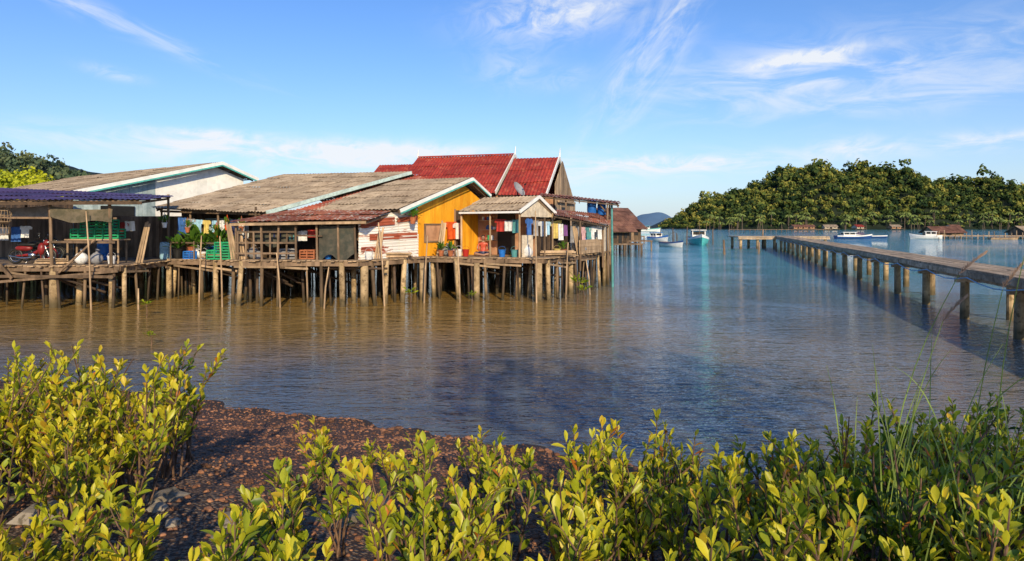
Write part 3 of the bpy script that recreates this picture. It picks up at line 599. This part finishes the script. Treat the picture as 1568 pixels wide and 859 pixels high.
# ------------------------------------------------------------------ generic small stilt house
def stilt_house(x,y,w_,d,h,roof,wall,ang=0,zd=1.5):
    e=empty('stilt_house',(x,y,zd)); c,s=math.cos(ang),math.sin(ang)
    T=lambda a,b_,z:V((x+a*c-b_*s,y+a*s+b_*c,z)); T2=lambda a,b_:V((x+a*c-b_*s,y+a*s+b_*c))
    mb=MB(); mb.slab([T(-w_/2-1,-d/2-1,zd),T(w_/2+1,-d/2-1,zd),T(w_/2+1,d/2,zd),T(-w_/2-1,d/2,zd)],.15)
    k=int(w_/1.2)+2
    for i in range(k):
        for b_ in(-d/2-.9,0,d/2): mb.cyl(T(-w_/2-.9+i*(w_+1.8)/(k-1),b_,-.8),T(-w_/2-.9+i*(w_+1.8)/(k-1),b_,zd-.1),.1,n=6)
    mb.obj('deck_and_piles',m_wood,e)
    planks('front_wall',T2(-w_/2,-d/2),T2(w_/2,-d/2),zd+.01,zd+h,wall,e,.3); planks('left_wall',T2(-w_/2,d/2),T2(-w_/2,-d/2),zd+.01,lambda q:zd+h+1.3*(1-abs(2*q/d-1)),wall,e,.3); planks('right_wall',T2(w_/2,-d/2),T2(w_/2,d/2),zd+.01,lambda q:zd+h+1.3*(1-abs(2*q/d-1)),wall,e,.3)
    corr('roof_front',T(-w_/2-.5,0,zd+h+1.45),T(w_/2+.5,0,zd+h+1.45),T(w_/2+.5,-d/2-.8,zd+h-.15),T(-w_/2-.5,-d/2-.8,zd+h-.15),roof,e,rows=3); corr('roof_back',T(w_/2+.5,0,zd+h+1.44),T(-w_/2-.5,0,zd+h+1.44),T(-w_/2-.5,d/2+.8,zd+h-.15),T(w_/2+.5,d/2+.8,zd+h-.15),roof,e,rows=3)
    mb=MB(); mb.prism(T2(-w_*.1,-d/2-.04),T2(w_*.08,-d/2-.04),zd+.02,zd+min(2,h*.9),zd+min(2,h*.9),.04); mb.prism(T2(-w_*.38,-d/2-.04),T2(-w_*.2,-d/2-.04),zd+h*.4,zd+h*.85,zd+h*.85,.04); mb.prism(T2(w_*.22,-d/2-.04),T2(w_*.38,-d/2-.04),zd+h*.4,zd+h*.85,zd+h*.85,.04); mb.obj('door_and_windows',m_black,e)
m_rustd=M('dull_rusty_tin',(.24,.12,.08),(.15,.07,.05),sc=2,isl=.3)
stilt_house(13.0,84,3.2,6,1.5,m_rustd,m_wood,.3,1.2); stilt_house(14.6,100,4,6,2.6,m_rustd,m_wood,.2); stilt_house(10.2,70,2,4,1.3,m_rustd,m_woodd,.3,1.2); stilt_house(19.5,118,3,5,1.2,m_rust,m_wood,.1,1.2)
stilt_house(106,168,7,5,.7,m_rustd,m_woodl,0,.6); stilt_house(122,160,8,5,.8,m_roofgrey,m_wood,.1,.6)
for x,y,ww in[(192,462,6),(201,464,7),(214,460,8),(236,466,5),(262,468,6),(300,465,7)]: stilt_house(x,y,ww,6,1.2,random.choice([m_rustd,m_roofgrey,m_red]),random.choice([m_cream,m_ply,m_white]),R(-.2,.2),.8)
# ------------------------------------------------------------------ jetty
e=empty('jetty',(16,30,1.7)); jm=MB(); d=V((.283,.959,0)); nr=V((.959,-.283,0)); J0=V((10.6,9.0,0)); Lj=79
s=0
while s<Lj:
    l=4.1; a=J0+d*s; 
    for q in range(9):
        jm.beam(a+nr*(-.02+.19*q)+V((0,0,1.60+R(-.012,.012))),a+d*(l-.03)+nr*(-.02+.19*q)+V((0,0,1.60+R(-.012,.012))),.175,.09,0)
    for q in(.08,1.42): jm.beam(a+nr*q+V((0,0,1.42)),a+d*(l-.05)+nr*q+V((0,0,1.42+R(-.02,.02))),.16,.22,0)
    jm.beam(a-nr*.14+V((0,0,1.50+R(-.015,.015))),a+d*(l-.1)-nr*.14+V((0,0,1.50+R(-.015,.015))),.04,.16,0)
    s+=l
s=1.2
while s<Lj:
    a=J0+d*s
    jm.beam(a-nr*.15+V((0,0,1.24)),a+nr*1.65+V((0,0,1.24)),.22,.14,0)
    for q in(.1,1.4): 
        jm.cyl(a+nr*q+V((0,0,-1)),a+nr*q+V((R(-.03,.03),0,1.2)),.145,.125,12,1)
    s+=4.1
jm.obj('deck_and_piles',[m_jet,m_conc,m_woodl],e)
tm=MB(); tz=1.58
for (xa,xb,yj) in[(28.5,40,86)]:
    tm.slab([(xa,yj,tz),(xb,yj,tz),(xb,yj+4,tz),(xa,yj+4,tz)],.12,0); tm.beam((xa,yj-.05,tz-.26),(xb,yj-.05,tz-.26),.2,.22,0)
    for k in range(6):
        for b_ in(.3,3.6): tm.cyl((xa+.4+k*(xb-xa-.8)/5,yj+b_,-1),(xa+.4+k*(xb-xa-.8)/5,yj+b_,tz-.1),.18,n=10,mi=1)
tm.obj('jetty_head',[m_jet,m_conc],e)
rp=MB(); s=0
while s<Lj-4: 
    p=[J0+d*(s+4.1*f)-nr*.2+V((0,0,1.40-.16*math.sin(math.pi*f))) for f in(0,.25,.5,.75,1)]; rp.tube(p,.018,5); s+=4.1
rp.obj('blue_pipe',cloths[9],e)
mb=MB()
for x,y,z,r in[(21.8,70,1.5,.13),(26,72,1.2,.1),(30.2,78,1.0,.1),(33,90,2.4,.12),(24.5,104,2.6,.09),(26.6,104,2.8,.09),(31.5,107,2.4,.09),(23,95,1.9,.09)]: mb.cyl((x,y,-.5),(x+R(-.1,.1),y,z),r,r*.8,8)
mb.obj('mooring_posts',m_wood)
for x,y,z,lx in[(-4.7,25.3,3.1,.25),(-3.4,26.3,2.6,-.15),(.95,26.3,3.55,.05),(-10.6,25,2.6,.1),(-14.9,24.2,3.5,.2),(-12.2,26.6,2.6,-.1),(-2.0,26.4,2.1,.1),(-13.3,24.3,.75,0),(2.2,28,2.3,-.1),(-8.4,24.8,2.0,.15),(3.4,29.5,1.5,.2),(-6.8,24.6,1.5,-.2)]:
    mb=MB(); mb.tube([V((x,y,-.5)),V((x-lx*.4,y,z*.5)),V((x-lx,y,z))],[.035,.03,.022],7); mb.obj('bamboo_pole',m_woodl,smooth=True)
# ------------------------------------------------------------------ small things
def leafclump(mb_list,c,r,n,L):
    for i in range(n):
        a=R(0,6.28); dd=V((math.cos(a),math.sin(a),R(.1,1.6))).normalized(); mb_list.append((V(c)+dd*r*R(.1,.9),dd,R(.6,1.2)*L,R(0,1)))
def potted(x,y,z,s,n=45,pot=m_terra,name='potted_plant',hang=False):
    e=empty(name,(x,y,z)); mb=MB(); mb.cyl((x,y,z),(x,y,z+.28*s),.10*s,.15*s,12); mb.torus((x,y,z+.28*s),(0,0.01,1),.15*s,.018*s,0,12,5)
    if hang:
        for k in range(3): mb.cyl((x+.14*s*math.cos(k*2.1),y+.14*s*math.sin(k*2.1),z+.28*s),(x,y,z+.9*s),.006,n=4)
    mb.obj('pot',pot,e); l=[]; leafclump(l,(x,y,z+.33*s),.35*s,n,.2*s)
    for i in range(4): l.append((V((x,y,z+.3*s)),V((R(-.3,.3),R(-.3,.3),1)).normalized(),.5*s,.4))
    v,f,k=leafmesh(A([q[0] for q in l]),A([q[1] for q in l]),np.array([q[2] for q in l]),.2); npmesh('foliage',v,f,[m_potleaf],tint=np.repeat(np.array([q[3] for q in l]),k),parent=e)
for x,y,s in[(-13.7,28.0,1.3),(-13.2,28.3,1.6),(-12.6,27.9,1.2),(-12.1,28.2,1.7),(-13.5,28.9,1.8),(-14.0,28.6,1.1),(-11.5,28.0,1.2),(-12.7,29.1,1.5)]: potted(x,y,1.64,s,60,random.choice([m_terra,m_black,m_blue]))
potted(-3.95,27.2,3.05,.9,60,m_terra,'hanging_plant',True)
for x,y,z in[(-14.2,27.9,2.9),(-13.4,28.2,2.7),(-11.6,27.8,2.8),(-12.3,28.4,2.5),(-10.9,27.5,2.75)]: potted(x,y,z,.7,40,random.choice([m_orange,m_terra,m_white]),'hanging_plant',True)
for x,y in[(-2.9,27.95),(-2.5,27.8),(2.2,28.9)]: potted(x,y,1.73,.8,35)
def garment(mb,p,d,w_,h,mi,kind):
    nr_=V((d.y,-d.x,0)); n=8; o=len(mb.v); ph=R(0,6)
    def row(z,a,b_):
        for i in range(n+1):
            u=a+(b_-a)*i/n; mb.v.append(tuple(p+d*u*w_+V((0,0,-z*h))+nr_*(.03*math.sin(u*14+ph)*(.3+z))))
    if kind==0: rows=[(0,-.5,.5),(.12,-.72,.72),(.3,-.68,.68),(.31,-.42,.42),(.65,-.42,.42),(1,-.44,.44)]
    elif kind==1: rows=[(0,-.4,.4),(.4,-.42,.42),(.7,-.45,.45),(1,-.5,.5)]
    else: rows=[(0,-.5,.5),(.5,-.48,.48),(1,-.5,.5)]
    for r_ in rows: row(*r_)
    for j in range(len(rows)-1):
        for i in range(n): mb.f.append((o+j*(n+1)+i,o+j*(n+1)+i+1,o+(j+1)*(n+1)+i+1,o+(j+1)*(n+1)+i)); mb.m.append(mi)
WC=[0,0,0,1,2,3,4,5,5,6,7,8,8,9]
def clothesline(p0,p1,n,hmax=.85):
    p0=V(p0);p1=V(p1); e=empty('clothesline',p0); mb=MB(); pts=[p0.lerp(p1,i/8)-V((0,0,.12*math.sin(math.pi*i/8))) for i in range(9)]; mb.tube(pts,.008,4); mb.obj('line',m_black,e); g=MB(); d=(p1-p0).normalized(); d.z=0
    for i in range(n):
        f=(i+.5+R(-.2,.2))/n; p=p0.lerp(p1,f)-V((0,0,.12*math.sin(math.pi*f))); garment(g,p,d,R(.3,.5),R(.5,1)*hmax,random.choice(WC),random.choice([0,0,1,2]))
    g.obj('garments',cloths,e,True)
clothesline((.6,27.7,3.3),(2.2,29.6,3.25),6); clothesline((1.9,29.2,3.1),(4.2,32.1,3.0),8,.95); clothesline((-14.3,29.3,3.35),(-11.2,28.6,3.3),8,.8); clothesline((-21,26.6,3.1),(-18.6,26.4,3.0),5,.7); clothesline((-16.4,26.3,3.2),(-14.6,26.4,3.2),5,.6); clothesline((-18.5,31.0,3.4),(-15.2,31.5,3.4),7,.9); clothesline((-9.0,25.9,2.9),(-7.3,25.8,2.9),4,.6); clothesline((-.6,28.2,3.3),(.3,27.6,3.3),3,.6)
mb=MB(); q=onw(4.95,.16); garment(mb,V((q.x,q.y,3.15)),V((.6,.8,0)),.62,.75,0,0); q=onw(5.35,.22); garment(mb,V((q.x,q.y,3.1)),V((.6,.8,0)),.5,.7,1,0); mb.obj('hanging_life_jackets',[m_orange,cloths[0]],smooth=True)
def crate(x,y,z,s=.5,mat=m_green,ang=0):
    mb=MB(); M_=Matrix.Rotation(ang,3,'Z'); P=lambda a,b_,c_:V((x,y,z))+M_@V((a*s,b_*s*.7,c_*s*.6))
    for k in(.05,.35,.65,.95):
        for a,b_ in(((-.5,-.5),(.5,-.5)),((.5,-.5),(.5,.5)),((.5,.5),(-.5,.5)),((-.5,.5),(-.5,-.5))): mb.beam(P(*a,k),P(*b_,k),.015*s*2,.1*s)
    for a,b_ in((-.5,-.5),(0,-.52),(.5,-.5),(.5,.5),(-.5,.5)): mb.beam(P(a,b_,0),P(a,b_,1),.04*s*2,.04*s*2)
    mb.add([P(-.5,-.5,.02),P(.5,-.5,.02),P(.5,.5,.02),P(-.5,.5,.02)],[(0,1,2,3)]); mb.obj('plastic_crate',mat)
for x,y,z in[(-11.9,27.5,1.64),(-11.3,27.45,1.64),(-11.0,27.5,1.96),(-11.6,27.55,1.96),(-16.3,25.9,2.5),(-15.7,25.9,2.5),(-15.1,25.9,2.5),(-16,26,2.85),(-15.4,26,2.85),(-22,25.6,1.57),(-21.4,25.7,1.57)]: crate(x,y,z,.6,m_green,R(-.1,.1))
crate(-8.6,26.2,1.73,.6,cloths[8],.2); crate(-7.7,25.9,1.73,.55,m_terra,-.1); crate(-13.1,27.9,1.64,.5,m_blue,.1)
mb=MB(); mb.slab([(-16.8,25.6,2.48),(-14.7,25.6,2.48),(-14.7,26.3,2.48),(-16.8,26.3,2.48)],.05)
for x,y in[(-16.7,25.65),(-14.8,25.65),(-16.7,26.2),(-14.8,26.2)]: mb.cyl((x,y,1.55),(x,y,2.44),.035,n=6)
mb.obj('wooden_bench',m_woodl)
# sacks, firewood, leaning boards on the decks
for x,y,z in[(-15.4,25.3,1.57),(-15.9,25.2,1.57),(-9.9,26.1,1.73),(-6.3,25.9,1.73),(-2.7,28.3,1.72),(.6,27.6,1.72),(-12.9,28.0,1.64),(3.1,30.6,1.72)]:
    mb=MB(); mb.ball((x,y,z+.2),.24,.2,.22,0,10,8,.08); mb.tube([V((x,y,z+.38)),V((x+.02,y,z+.46)),V((x+.05,y,z+.52))],[.06,.04,.09],7); mb.obj('rice_sack',random.choice([cloths[0],cloths[8],m_cream]),smooth=True)
for cx,cy,cz in[(-16.8,25.0,1.58),(-11.8,27.45,1.66),(-4.6,26.6,1.74),(1.9,28.3,1.74)]:
    mb=MB()
    for i in range(16): yy0=R(-.12,.12); zz=R(.02,.2); l=R(.4,.75); mb.cyl((cx-l,cy+yy0,cz+zz),(cx+l,cy+yy0+R(-.05,.05),cz+zz+R(-.03,.03)),R(.015,.035),n=6)
    mb.obj('firewood_pile',m_woodl)
for x,y,z,lx,ln in[(-14.3,26.0,1.57,.3,1.6),(-10.5,25.6,1.72,-.25,1.5),(-10.2,25.55,1.72,-.15,1.3),(-5.2,25.9,1.73,.15,1.2),(-3.1,28.3,1.72,.2,1.7),(2.9,30.1,1.72,-.2,1.4),(-20.2,25.2,1.57,.3,1.7)]:
    mb=MB(); 
    for k in range(3): mb.beam((x+k*.09,y+k*.02,z),(x+lx+k*.07,y+.12,z+ln*R(.8,1)),.07,.025)
    mb.obj('leaning_boards',m_woodl)
def barrel(x,y,z,s,mat,name='plastic_barrel'):
    mb=MB(); pr=[(0,.26),(.06,.29),(.25,.30),(.28,.315),(.31,.30),(.6,.30),(.63,.315),(.66,.30),(.86,.28),(.9,.24)]
    for (a,ra),(b_,rb) in zip(pr[:-1],pr[1:]): mb.cyl((x,y,z+a*s),(x,y,z+b_*s),ra*s,rb*s,16,0,False)
    mb.cyl((x,y,z+.895*s),(x,y,z+.9*s),.24*s,n=16); mb.obj(name,mat,smooth=False)
barrel(3.9,33.4,3.55,.75,m_blue); barrel(4.4,33.5,3.5,.7,m_blue); barrel(-2.55,28.5,1.72,.5,cloths[2]); barrel(-16.9,28.3,1.57,.9,m_blue); barrel(-10.9,28.6,1.64,.8,m_blue); barrel(3.2,31.2,1.72,.8,m_blue); barrel(-14.6,28.8,1.57,.8,cloths[9])
def bucket(x,y,z,mat):
    mb=MB(); mb.cyl((x,y,z),(x,y,z+.28),.11,.15,14,0,False); mb.cyl((x,y,z),(x,y,z+.02),.11,n=14); mb.torus((x,y,z+.28),(0,.01,1),.15,.012,0,14,5)
    mb.tube([V((x+.15*math.cos(q),y,z+.28+.15*math.sin(q))) for q in np.linspace(0,math.pi,7)],.005,4); mb.obj('bucket',mat)
for x,y,z,m_ in[(-2.2,28.2,1.72,cloths[0]),(-1.9,28.0,1.72,m_redp),(-.4,27.6,1.72,m_blue),(-5.3,25.3,1.73,cloths[0]),(.1,27.5,1.72,cloths[4]),(-17.4,25.6,1.57,m_redp),(-14.9,25.4,1.57,cloths[0]),(1.9,28.8,1.72,cloths[6]),(-9.6,25.9,1.73,cloths[8]),(-6.9,25.6,1.73,m_blue),(-12.5,27.7,1.64,cloths[0]),(-19.6,25.4,1.57,m_blue)]: bucket(x,y,z,m_)
mb=MB()
for z in(2.35,2.8,3.2): mb.beam((-1.35,29.75,z),(-.75,29.3,z),.28,.03,0)
for i in range(16):
    f=R(0,1); z=random.choice([2.37,2.82,3.22]); mb.cyl((-1.35+.6*f,29.7-.45*f,z),(-1.35+.6*f,29.7-.45*f,z+R(.08,.2)),R(.03,.07),n=8,mi=random.randint(1,4))
mb.obj('wall_shelf',[m_woodl,cloths[0],cloths[1],cloths[3],m_green])
mb=MB(); c_=V((.25,30.0,4.55)); ax=V((.75,-.45,.55)).normalized(); x_=ax.cross(V((0,0,1))).normalized(); y_=x_.cross(ax); vs=[];fs=[];n=20
for j in range(5):
    r=.36*j/4
    for i in range(n): q=6.283*i/n; vs.append(c_+x_*r*math.cos(q)+y_*r*math.sin(q)+ax*(r*r*.8))
for j in range(4):
    for i in range(n): fs.append((j*n+i,j*n+(i+1)%n,(j+1)*n+(i+1)%n,(j+1)*n+i))
mb.add(vs,fs,0); mb.cyl((.2,30.15,3.9),c_,.025,n=6,mi=1); mb.cyl(c_+y_*-.36+ax*.1,c_+ax*.42,.01,n=5,mi=1); mb.cyl(c_+ax*.40,c_+ax*.48,.035,n=8,mi=1); mb.obj('satellite_dish',[cloths[8],m_black])
for x,y,z in[(-18.3,24.6,3.35),(-18.5,24.8,2.9)]:
    mb=MB(); 
    for k in range(14):
        a=6.283*k/14; mb.tube([V((x+math.cos(a)*r,y+math.sin(a)*r,z+h)) for r,h in((.2,-.22),(.23,0),(.19,.17),(.1,.27),(.01,.3))],.006,4)
    for r,h in((.2,-.22),(.23,0),(.19,.17)): mb.torus((x,y,z+h),(0,.01,1),r,.01,0,16,4)
    mb.cyl((x,y,z-.24),(x,y,z-.21),.2,n=16); mb.cyl((x,y,z+.3),(x,y,z+.5),.006,n=4); mb.obj('bird_cage',m_woodl)
def motorcycle(x,y,z,col_):
    e=empty('motorcycle',(x,y,z)); w_=MB()
    for dx in(-.62,.62):
        w_.torus((x+dx,y,z+.29),(0,1,0),.25,.045,0,22,8); w_.torus((x+dx,y,z+.29),(0,1,0),.20,.012,1,22,5); w_.cyl((x+dx,y-.05,z+.29),(x+dx,y+.05,z+.29),.04,n=8,mi=1)
        for k in range(8): a=6.283*k/8; w_.cyl((x+dx,y,z+.29),(x+dx+.2*math.cos(a),y,z+.29+.2*math.sin(a)),.005,n=4,mi=1)
    w_.obj('wheels',[m_black,m_chrome],e); b=MB()
    b.tube([V((x+.62,y,z+.29)),V((x+.48,y,z+.62)),V((x+.42,y,z+.88))],.035,7,1); b.tube([V((x+.45,y,z+.68)),V((x+.15,y,z+.42)),V((x-.1,y,z+.34)),V((x-.62,y,z+.29))],[.06,.07,.06,.03],8,0)
    b.ball((x+.34,y,z+.55),.14,.12,.24,0); b.ball((x+.52,y,z+.78),.11,.10,.12,0); b.ball((x+.60,y,z+.80),.05,.07,.06,1); b.ball((x-.32,y,z+.58),.34,.10,.11,0); b.ball((x-.2,y,z+.71),.38,.12,.07,2)
    b.ball((x,y,z+.32),.17,.12,.13,1); b.tube([V((x+.05,y-.1,z+.25)),V((x-.3,y-.12,z+.22)),V((x-.75,y-.13,z+.3))],[.03,.04,.05],8,1)
    b.tube([V((x+.32,y-.32,z+.95)),V((x+.42,y-.1,z+.9)),V((x+.42,y+.1,z+.9)),V((x+.32,y+.32,z+.95))],.018,6,2); b.cyl((x+.4,y-.2,z+.92),(x+.42,y-.26,z+1.1),.008,n=4,mi=1); b.ball((x+.42,y-.27,z+1.12),.05,.02,.04,2)
    b.torus((x+.62,y,z+.3),(0,1,0),.31,.03,0,20,5); b.cyl((x-.05,y-.1,z+.2),(x-.1,y-.25,z),.012,n=5,mi=1)
    b.obj('body',[col_,m_chrome,m_black],e,True)
motorcycle(-17.7,25.2,1.57,plain('maroon_paint',(.22,.02,.02),.35)); motorcycle(-18.6,27,1.57,m_black)
def person(x,y,z):
    e=empty('seated_person',(x,y,z)); J={'pel':((0,0,.12),.12),'sp':((0,.02,.28),.11),'ch':((0,-.01,.45),.125),'nk':((0,-.03,.58),.05),'hd':((0,-.05,.66),.06),
     'sl':((-.17,0,.52),.055),'el':((-.24,-.06,.30),.042),'wl':((-.12,-.24,.22),.03),'sr':((.17,0,.52),.055),'er':((.25,-.08,.31),.042),'wr':((.13,-.25,.22),.03),
     'hl':((-.10,-.05,.11),.09),'kl':((-.36,-.26,.12),.06),'al':((-.02,-.36,.06),.04),'fl':((.10,-.38,.045),.032),'hr':((.10,-.05,.11),.09),'kr':((.36,-.26,.12),.06),'ar':((.03,-.30,.06),.04),'fr':((-.10,-.31,.05),.032)}
    E_=[('pel','sp'),('sp','ch'),('ch','nk'),('nk','hd'),('ch','sl'),('sl','el'),('el','wl'),('ch','sr'),('sr','er'),('er','wr'),('pel','hl'),('hl','kl'),('kl','al'),('al','fl'),('pel','hr'),('hr','kr'),('kr','ar'),('ar','fr')]
    ks=list(J); me=bpy.data.meshes.new('body'); me.from_pydata([J[k][0] for k in ks],[(ks.index(a),ks.index(b_)) for a,b_ in E_],[]); o=bpy.data.objects.new('body',me); col.objects.link(o); o.parent=e
    o.modifiers.new('skin','SKIN'); sb=o.modifiers.new('sub','SUBSURF'); sb.levels=1; sb.render_levels=1
    if not me.skin_vertices:
        bpy.context.view_layer.update()
    if me.skin_vertices:
        for i,k in enumerate(ks):
            sv=me.skin_vertices[0].data[i]; sv.radius=(J[k][1],J[k][1]*(.75 if k in('ch','sp','pel') else 1)); sv.use_root=(k=='pel')
    m,t,b=newmat('person_skin_and_clothes'); tc=t.node('ShaderNodeTexCoord'); s=t.node('ShaderNodeSeparateXYZ'); t.l.new(tc.outputs['Object'],s.inputs[0])
    shirt=t.math('MULTIPLY',t.math('GREATER_THAN',s.outputs[2],.17),t.math('LESS_THAN',s.outputs[2],.57)); shirt=t.math('MULTIPLY',shirt,t.math('LESS_THAN',t.math('ABSOLUTE',s.outputs[0]),.21))
    c=t.mix(shirt,(.36,.19,.12),(.50,.07,.03)); pants=t.math('MULTIPLY',t.math('LESS_THAN',s.outputs[2],.2),t.math('GREATER_THAN',s.outputs[1],-.27)); c=t.mix(pants,c,(.03,.04,.10)); t.put(b.inputs['Base Color'],c); me.materials.append(m)
    h=MB(); h.ball((x,y-.06,z+.75),.078,.09,.11,0,14,10); h.ball((x,y-.155,z+.74),.014,.02,.02,0,6,5); h.ball((x,y-.035,z+.785),.088,.09,.10,1,14,10)
    for sx_ in(-1,1): h.ball((x+sx_*.08,y-.05,z+.745),.012,.02,.028,0,6,5); h.ball((x+sx_*.03,y-.145,z+.765),.012,.006,.006,1,6,5)
    h.ball((x,y-.145,z+.70),.025,.008,.007,2,6,5)
    for sg in(-1,1):
        wx=x+sg*.125; h.ball((wx,y-.28,z+.215),.035,.05,.018,0,8,6)
        for k in range(4): h.tube([V((wx-.024+.016*k,y-.315,z+.215)),V((wx-.024+.016*k,y-.35-.004*(k%3),z+.208)),V((wx-.024+.016*k,y-.37-.006*(k%3),z+.19))],[.009,.008,.006],5,0)
        h.tube([V((wx-sg*.03,y-.27,z+.215)),V((wx-sg*.055,y-.30,z+.21))],[.010,.007],5,0)
    h.obj('head_and_hands',[m_skin,m_hair,m_redp],e,True)
person(-1.2,28.45,1.72)
for x,y,z,s in[(2.5,26.2,0,1.5),(.15,28.3,.9,1.3),(-3.7,24.8,0,1.0),(2.7,25.8,0,1.0),(-1.5,25.6,0,.7),(-11.9,22.2,0,.8),(-9,17,0,.5)]:
    e=empty('mangrove_seedling',(x,y,z)); mb=MB(); mb.tube([V((x,y,-.4)),V((x+.03,y,z+.3*s)),V((x,y,z+.55*s))],[.02,.014,.008],6); mb.obj('stem',m_stem,e); l=[]; leafclump(l,(x,y,z+.5*s),.25*s,26,.17*s)
    v,f,k=leafmesh(A([q[0] for q in l]),A([q[1] for q in l]),np.array([q[2] for q in l]),.22); npmesh('foliage',v,f,[m_brightleaf],tint=np.repeat(np.array([q[3] for q in l])*.7,k),parent=e)
# ------------------------------------------------------------------ boats
def boat(name,x,y,L,W,H,ang,mh,mt,cabin=True,mast=True):
    e=empty(name,(x,y,0)); c,s=math.cos(ang),math.sin(ang); T=lambda a,b_,z:V((x+a*c-b_*s,y+a*s+b_*c,z)); mb=MB(); n=16
    for i in range(n+1):
        u=i/n; hw=W/2*(min(1,(u*3+.72))*(1-max(0,(u-.45)/.55)**2.2)+.01); sh=H*(.8+.7*max(0,u-.4)**2*2.2+.15*(1-u)**2); a=-L/2+L*u; k=.3*max(0,u-.7)*L*.4
        for b_,z in((-hw,sh),(-hw*1.01,sh*.72),(-hw*.86,sh*.2),(-hw*.5,-.25),(0,-.4),(hw*.5,-.25),(hw*.86,sh*.2),(hw*1.01,sh*.72),(hw,sh)): mb.v.append(tuple(T(a+(k if z>sh*.5 else 0),b_,z)))
    for i in range(n):
        for j in range(8): mb.f.append((i*9+j,(i+1)*9+j,(i+1)*9+j+1,i*9+j+1)); mb.m.append(1 if j in(0,7) else 0)
        mb.f.append((i*9,i*9+8,(i+1)*9+8,(i+1)*9)); mb.m.append(2)
    mb.f.append(tuple(range(9))); mb.m.append(0); mb.obj('hull',[mh,mt,m_woodl],e)
    k=MB()
    if cabin:
        cx=-L*.15; cl=L*.32; cw=W*.62; z0=H*.8; hc=H*.95
        for a,b_ in((-1,-1),(-1,1),(1,-1),(1,1),(0,-1),(0,1)): k.beam(T(cx+a*cl/2,b_*cw/2,z0),T(cx+a*cl/2,b_*cw/2,z0+hc),.12,.12,0)
        for b_ in(-1,1): k.beam(T(cx-cl/2,b_*cw/2,z0+hc*.22),T(cx+cl/2,b_*cw/2,z0+hc*.22),.06,hc*.42,0); k.beam(T(cx-cl/2,b_*cw/2*.97,z0+hc*.62),T(cx+cl/2,b_*cw/2*.97,z0+hc*.62),.03,hc*.4,2)
        for a in(-1,1): k.beam(T(cx+a*cl/2,-cw/2,z0+hc*.22),T(cx+a*cl/2,cw/2,z0+hc*.22),.06,hc*.42,0); k.beam(T(cx+a*cl/2*.98,-cw/2,z0+hc*.62),T(cx+a*cl/2*.98,cw/2,z0+hc*.62),.03,hc*.4,2)
        k.slab([T(cx-cl*.62,-cw*.62,z0+hc+.1),T(cx+cl*.62,-cw*.62,z0+hc+.1),T(cx+cl*.62,cw*.62,z0+hc+.1),T(cx-cl*.62,cw*.62,z0+hc+.1)],.1,1)
    if mast: k.cyl(T(L*.1,0,H*.7),T(L*.1,0,H*3.0),.05,.03,6,3); k.cyl(T(L*.1,0,H*2.9),T(L*.45,0,H*1.1),.015,n=4,mi=3); k.cyl(T(L*.1,0,H*2.9),T(-L*.4,0,H*1.6),.015,n=4,mi=3)
    if cabin or mast: k.obj('cabin_and_mast',[m_white,mt,m_black,m_wood],e)
m_hullblue=plain('navy_hull',(.03,.09,.28),.4); m_turq=plain('turquoise_hull',(.12,.60,.58),.4)
boat('fishing_boat',29,106,9,3,1.25,math.radians(-100),m_turq,m_white); boat('fishing_boat',27.5,128,6,2,.9,math.radians(-70),m_white,m_blue); boat('speedboat',75,150,8,2.3,.8,.05,m_hullblue,m_white,True,False); boat('speedboat',83,158,7,2.0,.7,math.pi,m_hullblue,m_white,False,False)
boat('fishing_boat',91,150,6,2.2,.9,2.6,m_white,m_white,True,False); boat('fishing_boat',22.5,96,5,1.6,.7,-1.2,m_white,m_hullblue,False,True); boat('rowing_boat',103,143,6,1.5,.5,0,m_woodl,m_wood,False,False); boat('fishing_boat',66,330,12,3.5,1.5,.2,m_white,m_teal)
mb=MB(); mb.beam((95,300,1.1),(140,300,1.1),2,.2); 
for k in range(20): mb.cyl((95+k*2.3,299,-.5),(95+k*2.3,299,1.0),.12,n=6)
mb.obj('distant_pier',m_wood)
mb=MB(); mb.slab([(92,148,.75),(122,146,.75),(122,152,.75),(92,154,.75)],.15)
for k in range(26):
    x=92.5+k*1.15; mb.cyl((x,148-.07*(x-92),-.5),(x+R(-.1,.1),148-.07*(x-92),R(.7,2.0)),.09,n=6)
mb.obj('distant_dock',m_woodl)
